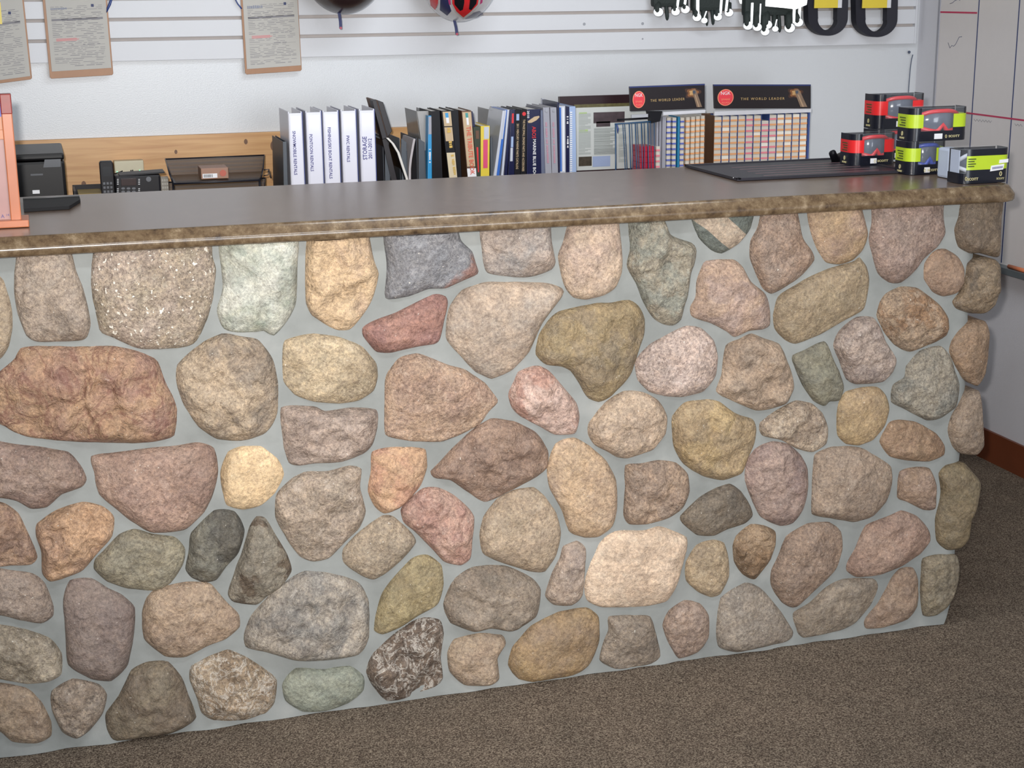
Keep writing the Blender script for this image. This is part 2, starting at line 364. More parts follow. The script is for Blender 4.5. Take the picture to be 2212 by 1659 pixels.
SC = thing('stone_counter', (0.7, 0.28, 0), 'long sales counter faced with rounded fieldstones set in grey mortar', 'counter')
def px_poly(s): return [tuple(map(float, p.split(','))) for p in s.split()]
XR = 2.045
def mortar_mesh():
    mb = MB(); nx, nz = 330, 130; X0 = -0.70; Z1 = 1.034
    vs = []
    for j in range(nz+1):
        for i in range(nx+1):
            z = Z1*j/nz; xr = XR + 0.012*noise.noise(Vector((3.3, z*7, 1))) - (0.028*max(0, 1-z/0.05))
            x = X0 + (xr-X0)*i/nx
            y = 0.0045*noise.noise(Vector((x*9, 2, z*9))) + 0.0015*noise.noise(Vector((x*30, 5, z*30)))
            e = (XR-x)
            if e < 0.03: y += (0.03-e)**2*14
            # mortar spreads a little on to the carpet
            if z < 0.03: y -= (0.03-z)*0.30*(0.6+0.8*noise.noise(Vector((x*14, 0, 0))))
            if j == 0: z = 0.001
            vs.append((x, y, z))
    fs = [[j*(nx+1)+i, j*(nx+1)+i+1, (j+1)*(nx+1)+i+1, (j+1)*(nx+1)+i] for j in range(nz) for i in range(nx)]
    mb.add(vs, fs, 0, True)
    # end of the wall
    n = len(vs); vv = []; ff = []
    for j in range(nz+1):
        p = vs[j*(nx+1)+nx]; vv += [p, (p[0]+0.003, 0.52, p[2])]
    for j in range(nz): ff.append([2*j, 2*j+1, 2*j+3, 2*j+2])
    mb.add(vv, ff, 0, True)
    # toe line: broken crumbs of mortar
    mb.box(X0, XR-0.04, 0.012, 0.02, 0.0, 0.02)
    return mb
obj('mortar', mortar_mesh(), mortar, SC)
panel_m = mat('painted_panel', (190, 184, 174), 0.5)
obj('cabinet', MB().box(-0.70, 2.03, 0.03, 0.50, 0.002, 1.03), panel_m, SC)

def catmull(P, n):
    out = []; m = len(P)
    seg = [(P[(i+1) % m]-P[i]).length for i in range(m)]; tot = sum(seg)
    for k in range(n):
        s = tot*k/n; i = 0
        while s > seg[i]: s -= seg[i]; i += 1
        t = s/seg[i]; a, b_, c, d = P[(i-1) % m], P[i], P[(i+1) % m], P[(i+2) % m]
        q = 0.5*((2*b_) + (c-a)*t + (2*a-5*b_+4*c-d)*t*t + (3*b_-a-3*c+d)*t*t*t)
        out.append(q*0.55 + (b_+(c-b_)*t)*0.45)
    return out
def stone(i, c1, c2, speck, relief, kind, label, pts):
    rnd = random.Random(i*31+3)
    P = [onY(u if u > -12 else -12+(u+12)*4.2, v-(34 if v < 576-0.056*u else 0), -0.008) for u, v in px_poly(pts)]
    P = [Vector((p.x, p.z)) for p in P]
    P = catmull(P, 88)
    ctr = sum(P, Vector((0, 0)))/len(P)
    size = sum((p-ctr).length for p in P)/len(P)
    nr = 20; H = min(0.042, 0.16*size + 0.011)*rnd.uniform(0.8, 1.15)
    seed = Vector((rnd.uniform(-50, 50), rnd.uniform(-50, 50), rnd.uniform(-50, 50)))
    tilt = Vector((rnd.uniform(-1, 1), rnd.uniform(-1, 1)))*0.10
    edgeb = max(p.x for p in P) > 2.0
    vs = [(ctr.x, 0, ctr.y)]; rel = relief*0.0013
    rings = [k/nr for k in range(1, nr+1)] + [1.008, 1.006]
    for s_ in rings:
        for k, p in enumerate(P):
            rad = p - ctr; w_ = 1 + 0.010*noise.noise(Vector((p.x*40, p.y*40, i)))
            q = ctr + rad*min(s_, 1.0)*w_; vs.append((q.x, 0, q.y))
    out = []
    n = len(P)
    for idx, v in enumerate(vs):
        if idx == 0: s_ = 0
        else: s_ = rings[(idx-1)//n]
        x, z = v[0], v[2]
        if s_ <= 1:
            d = H*max(0.0, 1-s_**3.2)**0.62
            fall = min(1, (1-s_)*5)
            p3 = Vector((x, z, 0))*22 + seed
            nn = noise.fractal(p3, 1.0, 2.0, 3)
            rd = 1-abs(noise.noise(p3*0.55))*2
            fac = noise.cell(p3*0.45)
            d += rel*fall*(1.8*nn + 1.2*rd*(1 if relief > 3 else 0.4)) + fall*0.5*rel*noise.noise(p3*3.1)
            dd = Vector((x, z))-ctr; d += fall*(dd.x*tilt.x + dd.y*tilt.y)
            if kind == 'crack' :
                for cx in (onY(190, 850, 0).x + 0.012*math.sin(z*40), onY(250, 850, 0).x+0.01*math.sin(z*55+1)):
                    d -= 0.011*fall*math.exp(-((x-cx)/0.004)**2)
                    d += 0.004*fall*math.exp(-((x-cx-0.012)/0.008)**2)
            y = -max(d, 0.0)
            if s_ > 0.97: y = min(y, 0.002)
        else:
            y = 0.012 if rings.index(s_) == nr else 0.05
            if edgeb and rings.index(s_) > nr: y = 0.13
        out.append((x, y, min(max(z, 0.004), 1.0315)))
    fs = [[0, 1+(k+1) % n, 1+k] for k in range(n)]
    for r_ in range(len(rings)-1):
        for k in range(n):
            a = 1+r_*n+k; b_ = 1+r_*n+(k+1) % n
            fs.append([a, b_, b_+n, a+n])
    fs.append([1+(len(rings)-1)*n+k for k in range(n)][::-1])
    mb = MB(); mb.add(out, fs, 0, True)
    o = obj('fieldstone', mb, stone_mat(i, c1, c2, speck, kind, relief), SC)
    if label: o['label'] = label
    return o
STONES = [
 ((165, 145, 118), (150, 128, 100), 0.3, 2, '', None, '-13,599 7,605 20,642 27,676 27,710 19,750 0,777 -20,777'),
 ((164, 146, 128), (148, 130, 112), 0.5, 3, '', None, '39,565 84,556 145,556 165,585 179,622 192,669 197,703 189,730 169,739 81,740 57,727 37,676 30,629 30,592'),
 ((152, 136, 112), (168, 148, 132), 1, 3, 'sparkle', 'rough grey fieldstone full of pale glittering flecks', '209,556 270,545 445,536 461,558 468,585 462,642 449,690 425,740 398,752 337,757 294,754 250,734 216,717 202,656 196,595'),
 ((198, 198, 184), (136, 144, 126), 0.1, 3, '', 'pale green fieldstone under the worktop', '478,530 638,518 644,590 640,660 621,697 594,727 570,717 553,720 506,720 482,710 469,672 482,620'),
 ((196, 164, 122), (180, 150, 118), 0.3, 5, '', 'golden tan fieldstone with lumpy face', '668,524 695,515 776,515 796,531 810,565 820,592 811,636 796,669 776,696 756,715 729,717 705,703 675,683 663,656 661,602 661,555'),
 ((128, 128, 132), (158, 112, 98), 0.5, 3, 'split', 'blue grey fieldstone with a rust red lower edge', '834,509 975,500 999,521 1022,545 1031,572 1036,592 1009,605 965,624 928,626 884,642 840,649 832,639 837,575'),
 ((168, 148, 132), (140, 134, 130), 0.4, 3, '', None, '1040,500 1100,490 1185,484 1195,525 1203,568 1194,584 1160,597 1137,601 1085,598 1053,590 1045,560'),
 ((186, 160, 132), (172, 146, 130), 0.4, 2, '', None, '1238,491 1269,480 1333,479 1343,507 1348,558 1346,592 1333,622 1309,639 1269,649 1242,644 1225,626 1216,602 1208,555 1218,524'),
 ((136, 136, 122), (156, 144, 122), 0.5, 5, '', 'speckled grey green fieldstone narrowing downward', '1360,494 1387,477 1424,475 1451,507 1498,526 1508,541 1505,565 1495,592 1488,639 1475,690 1458,705 1437,703 1414,690 1394,659 1377,615 1355,575 1362,538'),
 ((100, 106, 98), (180, 156, 130), 0.2, 2, 'band', 'dark green fieldstone with a cream diagonal band', '1481,471 1539,469 1632,464 1626,491 1599,528 1562,549 1539,541 1512,514 1488,491'),
 ((150, 122, 100), (140, 120, 105), 0.6, 3, '', None, '1654,467 1683,461 1719,461 1737,512 1759,545 1763,563 1737,595 1701,621 1669,637 1647,621 1622,559 1624,523 1640,494'),
 ((176, 145, 105), (162, 132, 112), 0.2, 2, '', None, '1745,460 1803,455 1853,454 1873,480 1878,508 1868,541 1846,563 1817,573 1788,568 1770,545 1752,498'),
 ((152, 126, 112), (142, 120, 106), 0.5, 2, '', None, '1889,451 1962,447 2039,446 2043,472 2047,505 2030,534 2001,559 1980,588 1951,612 1925,612 1900,592 1886,552 1878,516 1886,483'),
 ((126, 106, 82), (112, 96, 80), 0.3, 2, '', None, '2086,447 2170,443 2166,490 2161,556 2121,548 2099,548 2074,534 2065,498 2074,469'),
 ((160, 128, 100), (150, 122, 100), 0.2, 1, '', 'small smooth tan pebble beside the corner stones', '2030,539 2048,539 2074,556 2086,581 2085,613 2070,635 2041,642 2016,631 1998,603 2001,570 2016,548'),
 ((134, 113, 86), (104, 90, 74), 0.5, 4, '', None, '2095,570 2124,557 2153,561 2164,574 2161,624 2153,660 2132,678 2099,678 2070,668 2061,653 2074,635 2088,603'),
 ((162, 116, 98), (148, 104, 96), 0.3, 3, '', 'brick red wedge shaped fieldstone', '938,637 965,641 970,656 962,693 953,734 941,745 897,752 847,764 816,762 803,750 786,727 784,710 803,696 857,676'),
 ((178, 154, 130), (164, 148, 132), 0.2, 2, '', None, '1000,628 1045,611 1100,610 1178,612 1215,622 1221,634 1205,656 1174,700 1144,764 1107,803 1065,820 1030,806 1000,775 967,735 966,700 975,660'),
 ((150, 128, 88), (138, 120, 92), 0.2, 4, '', 'large olive brown fieldstone with a pointed foot', '1184,696 1211,673 1289,656 1319,654 1363,649 1383,663 1396,690 1394,727 1377,777 1367,808 1350,831 1323,858 1296,871 1272,862 1255,835 1235,804 1215,794 1178,789 1159,767 1164,730'),
 ((174, 144, 120), (164, 138, 124), 0.3, 4, '', None, '1529,565 1586,560 1606,575 1626,609 1657,636 1667,669 1667,703 1653,713 1620,717 1589,730 1572,717 1539,700 1498,686 1493,666 1505,642 1508,609 1518,582'),
 ((154, 134, 102), (140, 120, 92), 0.3, 2, '', None, '1690,635 1774,588 1846,566 1860,556 1875,574 1882,603 1878,639 1868,671 1817,700 1774,725 1723,745 1698,736 1676,711 1672,682 1678,653'),
 ((162, 136, 108), (140, 104, 70), 0.8, 5, '', 'speckled tan fieldstone with rusty streaks', '1918,635 1947,621 1983,622 2009,639 2034,660 2052,689 2048,725 2016,744 1969,762 1936,747 1911,715 1897,682 1904,653'),
 ((152, 122, 92), (138, 112, 86), 0.3, 2, '', None, '2077,711 2106,693 2132,695 2141,718 2139,762 2132,812 2115,836 2085,820 2070,798 2054,762 2058,736'),
 ((172, 134, 98), (160, 120, 102), 0.3, 6, 'crack', 'largest fieldstone, rusty red with deep creases', '44,754 74,749 169,749 236,747 294,759 337,777 348,798 358,828 378,862 385,889 381,926 375,946 337,956 290,960 189,958 111,953 51,945 10,923 -10,909 -10,818 13,791 30,777'),
 ((170, 148, 120), (138, 122, 104), 0.5, 5, '', None, '383,790 440,740 480,722 520,726 560,735 590,775 603,830 600,900 575,940 520,955 470,950 430,925 398,880 383,840'),
 ((184, 162, 126), (164, 144, 112), 0.5, 3, '', None, '617,737 678,722 735,729 783,750 813,784 818,815 810,845 779,867 735,874 681,870 638,855 612,825 611,777'),
 ((172, 142, 114), (160, 128, 108), 0.7, 3, '', None, '840,804 864,774 901,762 958,784 1009,801 1049,828 1073,858 1078,870 1059,892 1039,919 1012,934 958,956 897,956 857,950 833,939 832,879 833,828'),
 ((194, 162, 146), (176, 130, 112), 0.4, 6, '', 'pink and red veined fieldstone', '1120,804 1144,793 1167,790 1188,801 1218,835 1248,872 1255,902 1245,938 1201,941 1167,923 1127,902 1107,882 1100,855 1110,828'),
 ((184, 160, 146), (158, 138, 126), 0.9, 2, 'pepper', 'pale pink fieldstone peppered with dark grains', '1404,747 1444,723 1488,705 1518,710 1545,737 1554,771 1549,815 1522,848 1478,860 1437,858 1404,848 1380,821 1375,781'),
 ((172, 146, 120), (154, 132, 110), 0.3, 5, '', None, '1599,734 1626,722 1653,732 1687,744 1701,774 1714,808 1718,838 1701,872 1674,884 1637,889 1599,875 1562,858 1547,845 1562,811 1566,777 1572,747'),
 ((126, 121, 100), (110, 108, 96), 0.1, 3, '', 'flat dull green fieldstone with square top', '1716,769 1784,738 1803,776 1817,805 1826,838 1817,867 1795,870 1783,880 1759,867 1737,834 1721,798'),
 ((168, 148, 134), (140, 122, 112), 0.6, 4, '', None, '1817,715 1853,686 1889,686 1904,707 1915,736 1940,776 1933,805 1911,827 1853,832 1831,820 1817,783 1803,747'),
 ((152, 142, 124), (130, 126, 114), 0.6, 4, '', None, '1962,791 1991,758 2034,747 2056,769 2067,801 2077,834 2067,881 2034,906 2005,910 1962,888 1929,870 1933,834 1958,816'),
 ((168, 140, 94), (156, 130, 96), 0.2, 1, '', 'smooth mustard coloured round pebble', '1831,848 1868,838 1900,838 1918,856 1925,885 1915,921 1889,953 1860,964 1831,961 1813,942 1810,899 1817,867'),
 ((186, 160, 132), (168, 144, 120), 0.4, 4, '', None, '1309,872 1350,847 1390,848 1424,865 1444,899 1441,939 1414,973 1390,983 1356,993 1336,990 1313,977 1286,963 1272,939 1275,912'),
 ((176, 148, 98), (160, 136, 100), 0.3, 4, '', 'mustard yellow fieldstone with a lobed right edge', '1455,900 1480,870 1530,862 1560,870 1590,893 1630,908 1638,930 1633,960 1620,990 1605,1025 1563,1040 1520,1030 1480,1005 1460,970 1455,935'),
 ((168, 148, 124), (146, 126, 106), 0.9, 5, '', None, '1643,914 1687,885 1723,867 1759,874 1781,895 1793,928 1788,961 1759,979 1723,971 1690,953 1647,942'),
 ((160, 130, 98), (140, 106, 80), 0.3, 3, '', None, '1902,955 1922,915 1945,908 1983,913 2027,938 2045,965 2043,985 2012,999 1965,997 1925,988'),
 ((152, 130, 108), (140, 120, 100), 0.3, 3, '', None, '2078,870 2095,850 2118,845 2125,880 2127,920 2129,965 2115,985 2080,982 2060,965 2050,930 2058,900'),
 ((154, 128, 110), (140, 114, 102), 0.4, 3, '', None, '-18,956 27,960 80,965 147,978 174,1005 189,1036 178,1054 134,1071 102,1098 67,1102 36,1085 0,1078 -18,1076'),
 ((164, 134, 114), (152, 120, 104), 0.4, 3, '', None, '196,987 249,978 334,969 383,965 428,958 463,969 472,1009 468,1049 445,1107 401,1147 330,1154 285,1129 241,1094 214,1071 203,1027'),
 ((208, 176, 128), (194, 162, 116), 0.1, 1, '', 'smooth cream yellow round pebble', '494,978 526,965 566,965 601,991 616,1027 597,1067 566,1094 526,1104 490,1094 481,1063 477,1022'),
 ((152, 132, 118), (172, 150, 134), 0.5, 5, '', None, '608,882 680,880 705,890 760,882 815,887 818,925 808,960 788,982 740,1000 680,1004 648,1008 625,1003 613,965'),
 ((194, 152, 112), (184, 134, 104), 0.3, 4, '', 'orange fieldstone with rosy edges', '805,978 845,968 890,967 921,973 925,1009 912,1049 890,1076 863,1100 832,1112 812,1098 796,1063 801,1018'),
 ((158, 128, 106), (144, 116, 98), 0.3, 5, '', None, '932,1020 960,990 1010,940 1060,905 1110,910 1160,935 1186,975 1186,1010 1165,1030 1120,1055 1050,1088 1010,1065 975,1040 940,1035'),
 ((186, 154, 116), (174, 146, 120), 0.4, 2, '', None, '1202,961 1243,947 1276,965 1313,998 1334,1039 1336,1104 1325,1141 1297,1162 1264,1164 1231,1150 1215,1104 1190,1059 1184,1014'),
 ((158, 132, 108), (138, 116, 98), 0.7, 5, '', None, '1352,1006 1387,1002 1428,996 1465,1002 1489,1027 1493,1063 1477,1100 1448,1121 1403,1135 1362,1135 1350,1117 1352,1055'),
 ((120, 106, 88), (108, 98, 86), 0.4, 2, '', 'small dark brown grey fieldstone', '1551,1055 1580,1047 1604,1063 1625,1096 1629,1117 1612,1133 1575,1145 1543,1160 1506,1158 1477,1133 1473,1117 1514,1076'),
 ((164, 138, 124), (140, 116, 108), 0.3, 4, '', None, '1633,971 1669,953 1705,960 1734,985 1748,1014 1748,1065 1737,1104 1716,1133 1687,1139 1647,1119 1629,1086 1611,1039 1614,1000'),
 ((158, 136, 114), (148, 126, 106), 0.4, 3, '', None, '1763,985 1803,967 1860,967 1900,989 1929,1010 1931,1047 1918,1086 1889,1117 1850,1130 1803,1123 1756,1112 1756,1047'),
 ((160, 130, 102), (142, 118, 104), 0.3, 3, '', None, '1947,1021 1983,1010 2012,1014 2025,1047 2023,1101 1998,1104 1962,1086 1942,1076'),
 ((132, 114, 80), (122, 106, 80), 0.2, 2, '', 'tall olive corner fieldstone', '2048,1007 2085,1001 2103,1018 2121,1043 2114,1090 2101,1123 2095,1166 2077,1188 2048,1191 2027,1170 2023,1123 2036,1065 2032,1025'),
 ((172, 136, 106), (150, 118, 98), 0.5, 5, '', None, '-18,1087 9,1089 40,1112 62,1156 82,1205 67,1223 27,1225 -18,1223'),
 ((190, 148, 108), (172, 134, 104), 0.4, 6, '', None, '80,1134 125,1103 178,1087 223,1096 247,1120 243,1161 209,1201 178,1236 134,1254 107,1259 91,1241 89,1196 78,1161'),
 ((144, 134, 108), (132, 124, 104), 0.4, 3, '', None, '227,1187 258,1156 290,1145 330,1156 379,1163 401,1187 396,1223 370,1263 339,1279 276,1274 232,1259 203,1232 205,1210'),
 ((112, 108, 94), (88, 84, 76), 0.3, 4, '', 'charcoal grey fieldstone beside the mottled one', '463,1103 508,1105 530,1147 517,1196 490,1227 468,1256 441,1261 414,1250 401,1232 408,1196 414,1152'),
 ((138, 128, 110), (94, 78, 62), 0.3, 4, 'patch', 'grey fieldstone blotched with dark brown', '555,1118 575,1122 598,1160 622,1200 632,1235 610,1270 580,1290 555,1310 505,1303 493,1285 510,1230 525,1190 540,1140'),
 ((172, 152, 132), (156, 138, 118), 0.6, 4, '', None, '618,1045 658,1022 711,1020 756,1007 783,1014 780,1054 792,1107 778,1143 743,1178 711,1210 676,1216 649,1205 622,1169 596,1120 596,1071'),
 ((156, 138, 114), (140, 124, 104), 0.6, 2, '', None, '743,1187 783,1147 827,1116 854,1118 890,1152 901,1174 872,1210 836,1241 809,1255 783,1247 743,1218'),
 ((188, 148, 128), (172, 128, 112), 0.5, 4, '', 'rose pink fieldstone with a shiny crown', '881,1085 916,1056 948,1054 983,1071 1014,1098 1027,1120 1023,1169 1019,1210 997,1225 961,1216 934,1187 899,1152 872,1129 867,1103'),
 ((168, 146, 118), (156, 134, 110), 0.4, 2, '', None, '1045,1120 1075,1080 1110,1062 1155,1055 1180,1075 1205,1110 1215,1155 1205,1200 1180,1237 1150,1238 1090,1220 1045,1200 1038,1160'),
 ((174, 152, 132), (156, 136, 122), 0.4, 3, '', None, '1219,1182 1248,1170 1268,1186 1266,1223 1260,1289 1235,1311 1198,1309 1180,1289 1194,1240 1211,1207'),
 ((214, 186, 156), (202, 172, 142), 0.1, 2, '', 'large smooth cream fieldstone', '1330,1150 1395,1147 1424,1139 1448,1145 1487,1162 1487,1190 1477,1227 1465,1268 1444,1301 1395,1313 1305,1315 1272,1301 1264,1268 1276,1215 1297,1174'),
 ((174, 150, 114), (160, 138, 108), 0.4, 2, '', None, '1506,1178 1543,1166 1567,1174 1577,1207 1577,1248 1559,1285 1539,1293 1510,1281 1485,1256 1483,1215'),
 ((158, 130, 98), (126, 98, 68), 0.3, 5, '', None, '1592,1158 1625,1135 1653,1137 1678,1150 1676,1182 1661,1219 1633,1254 1608,1244 1588,1215 1584,1182'),
 ((154, 128, 106), (140, 116, 98), 0.5, 3, '', None, '1701,1159 1745,1133 1795,1130 1821,1151 1824,1188 1810,1231 1774,1267 1719,1316 1690,1303 1669,1267 1669,1235 1687,1195'),
 ((164, 134, 114), (154, 122, 104), 0.3, 3, '', None, '1875,1137 1925,1115 1951,1104 1983,1115 2009,1144 2014,1170 1991,1198 1947,1227 1900,1245 1853,1249 1831,1235 1831,1217 1853,1180'),
 ((138, 124, 98), (126, 114, 94), 0.5, 3, '', 'green grey fieldstone at the foot of the corner', '1998,1209 2034,1198 2070,1202 2077,1231 2070,1274 2052,1311 2027,1332 1998,1332 1992,1282 1994,1238'),
 ((156, 136, 120), (140, 122, 108), 0.4, 3, '', None, '-18,1232 27,1234 71,1241 98,1263 116,1312 116,1334 89,1350 45,1343 0,1332 -18,1330'),
 ((124, 106, 98), (138, 120, 108), 0.1, 2, '', 'smooth purple grey fieldstone with a blunt foot', '151,1256 196,1252 232,1272 267,1290 292,1316 290,1374 276,1441 241,1475 196,1470 147,1439 140,1365 136,1299'),
 ((170, 144, 116), (156, 130, 106), 0.4, 3, '', None, '339,1272 401,1259 454,1263 486,1299 517,1330 519,1357 490,1383 445,1401 401,1423 356,1421 312,1383 307,1330 316,1294'),
 ((166, 154, 138), (136, 130, 122), 0.6, 5, '', 'large pale grey fieldstone with a dark dent', '660,1235 720,1240 775,1260 798,1300 800,1380 780,1415 720,1428 640,1430 580,1412 532,1402 528,1370 545,1330 600,1270'),
 ((160, 142, 96), (144, 128, 92), 0.2, 3, '', 'olive yellow slanting fieldstone', '845,1259 890,1210 925,1201 956,1223 961,1263 948,1308 903,1334 867,1357 827,1374 807,1365 812,1330 827,1285'),
 ((144, 128, 110), (124, 110, 94), 0.4, 4, '', None, '983,1250 1028,1223 1095,1223 1152,1250 1171,1276 1161,1334 1108,1365 1059,1359 1023,1367 974,1348 959,1308'),
 ((156, 126, 80), (142, 118, 92), 0.2, 2, '', 'smooth golden brown oval fieldstone by the carpet', '1100,1440 1110,1400 1150,1355 1210,1325 1270,1316 1296,1335 1297,1390 1275,1440 1240,1462 1160,1477 1120,1470'),
 ((144, 128, 110), (120, 106, 92), 0.5, 3, '', None, '1317,1334 1362,1330 1407,1334 1420,1371 1430,1420 1411,1436 1346,1453 1321,1445 1297,1428 1305,1391 1315,1363'),
 ((164, 138, 118), (150, 126, 110), 0.5, 3, '', None, '1448,1322 1481,1299 1514,1305 1534,1330 1534,1379 1510,1412 1469,1426 1448,1395 1434,1354'),
 ((150, 136, 120), (138, 126, 112), 0.5, 2, '', None, '1559,1293 1612,1262 1645,1272 1690,1322 1717,1367 1707,1387 1633,1404 1592,1412 1555,1400 1549,1350'),
 ((150, 134, 114), (132, 118, 102), 0.3, 2, '', None, '1752,1303 1788,1271 1824,1253 1889,1251 1902,1267 1889,1303 1853,1347 1817,1365 1737,1381 1719,1354 1714,1325'),
 ((164, 136, 110), (144, 118, 98), 0.2, 3, '', None, '1925,1256 1947,1231 1976,1229 1987,1256 1985,1311 1962,1340 1911,1358 1871,1361 1871,1340 1900,1300'),
 ((168, 154, 132), (148, 134, 112), 0.6, 4, '', None, '-18,1352 53,1361 107,1379 134,1414 134,1459 107,1475 58,1481 0,1470 -18,1468'),
 ((162, 138, 110), (148, 124, 102), 0.4, 3, '', None, '-18,1481 53,1488 89,1517 111,1561 111,1593 80,1610 27,1606 0,1584 -18,1579'),
 ((140, 122, 104), (168, 152, 134), 0.9, 4, 'pepper', 'small dark speckled fieldstone low on the left', '111,1495 156,1468 214,1481 232,1504 223,1544 196,1579 165,1599 134,1584 111,1535'),
 ((134, 119, 96), (118, 102, 84), 0.3, 4, '', None, '285,1450 321,1432 365,1432 392,1463 410,1508 425,1553 401,1573 365,1588 249,1604 232,1584 229,1544 258,1504'),
 ((168, 146, 118), (150, 126, 98), 0.8, 7, 'vein', 'craggy tan fieldstone with white crust', '414,1441 454,1419 494,1406 526,1419 570,1446 599,1472 595,1521 575,1544 526,1559 463,1561 437,1544 423,1504 410,1472'),
 ((148, 152, 134), (138, 144, 128), 0.1, 1, '', 'smooth grey green fieldstone by the carpet', '640,1446 703,1448 756,1441 787,1463 787,1495 756,1521 707,1539 654,1541 618,1517 611,1481'),
 ((116, 98, 82), (100, 84, 72), 0.8, 7, 'vein', 'dark brown craggy fieldstone streaked with white', '885,1348 916,1336 952,1341 961,1370 954,1423 959,1468 943,1486 890,1508 836,1519 809,1490 792,1455 805,1414 836,1383'),
 ((170, 146, 118), (154, 130, 108), 0.4, 3, '', None, '983,1383 1037,1370 1086,1374 1095,1392 1077,1423 1081,1468 1059,1483 1005,1483 974,1455 968,1414'),
]

SPLIT_BASE = 0.0
_c5 = [onY(u, v, 0) for u, v in px_poly(STONES[5][6])]
_cx = sum(p.x for p in _c5)/len(_c5); _cz = sum(p.z for p in _c5)/len(_c5)
# the rust red lower right flank of the blue grey stone: object space is relative to the counter's base
SPLIT_BASE = 0.36 - 2.2*((_cx-0.7) - _cz) - 0.12
SO = [stone(i, *st) for i, st in enumerate(STONES)]
# the wall goes on to the left of the photograph
k = 0
for o in SO:
    xs = [v.co.x+0.7-0.94 for v in o.data.vertices]
    if -0.70 < min(xs) and max(xs) < -0.165 and k < 12:
        c = o.copy(); C.objects.link(c); c.parent = SC; c.location.x -= 0.94; k += 1
        if 'label' in c: del c['label']

# ---- worktop
top_m = mat('worktop_laminate', (104, 84, 68), 0.27, spec=0.75)
def granite(m, stops, sc=26):
    N, L, b = nodes_of(m)
    tc = N.new('ShaderNodeTexCoord')
    n1 = N.new('ShaderNodeTexNoise'); n1.inputs['Scale'].default_value = sc; n1.inputs['Detail'].default_value = 9; n1.inputs['Roughness'].default_value = 0.72; n1.inputs['Distortion'].default_value = 0.0
    L.new(tc.outputs['Object'], n1.inputs['Vector'])
    r = ramp(N, stops); L.new(n1.outputs['Fac'], r.inputs[0]); L.new(r.outputs['Color'], b.inputs['Base Color'])
granite(top_m, [(0.30, lin((92, 74, 64))), (0.48, lin((104, 86, 74))), (0.60, lin((112, 94, 82))), (0.75, lin((122, 104, 90)))], 40)
edge_m = mat('worktop_edge_laminate', (120, 100, 72), 0.22, spec=0.7)
granite(edge_m, [(0.30, lin((52, 40, 32))), (0.45, lin((92, 74, 54))), (0.56, lin((110, 92, 70))), (0.70, lin((146, 128, 104)))], 38)
WT = thing('worktop', (0.7, 0.28, 1.032), 'long brown laminate worktop with a mottled bullnose edge on the stone counter', 'worktop')
ZT = 1.07
def top_outline(x, inset=0.0): pass
XE = 2.128
YB = 0.585
obj('top', MB().box(-0.74, XE-0.022, -0.0215, YB, 1.033, ZT-0.0006, bev=0.002), top_m, WT)
# moulded front edge: profile in (y, z) swept along x with a rounded right corner
prof = [(0.012, 1.0325), (-0.030, 1.0325), (-0.0365, 1.0345), (-0.040, 1.039), (-0.0405, 1.0475), (-0.0402, 1.0495), (-0.0393, 1.0515), (-0.0380, 1.0533), (-0.0290, 1.0650), (-0.0262, 1.0682), (-0.0225, 1.0705), (-0.0190, 1.0712), (-0.0165, 1.0710), (-0.0135, 1.0700)]
path = [(x_, 0.0) for x_ in [-0.74 + 0.05*k for k in range(61)] if x_ < XE-0.05]
mb = MB(); rows = []
rc = 0.042
stations = [(Vector((x_, 0, 0)), Vector((0, -1, 0))) for x_, _ in path] + [(Vector((XE-0.04-0.0, 0, 0)), Vector((0, -1, 0)))]
for k in range(0, 10):
    a = -PI/2 + (k/9)*PI/2
    stations.append((Vector((XE-0.040, 0.0, 0)), Vector((math.cos(a), math.sin(a), 0))))
stations.append((Vector((XE-0.040, YB, 0)), Vector((1, 0, 0))))
vs = []
for c_, d_ in stations:
    for (y, z) in prof: vs.append(c_ + d_*(-y) + Vector((0, 0, z)))
n = len(prof)
fs = [[s_*n+k, (s_+1)*n+k, (s_+1)*n+k+1, s_*n+k+1] for s_ in range(len(stations)-1) for k in range(n-1)]
mb.add(vs, fs, 0, True)
obj('front_edge', mb, edge_m, WT)

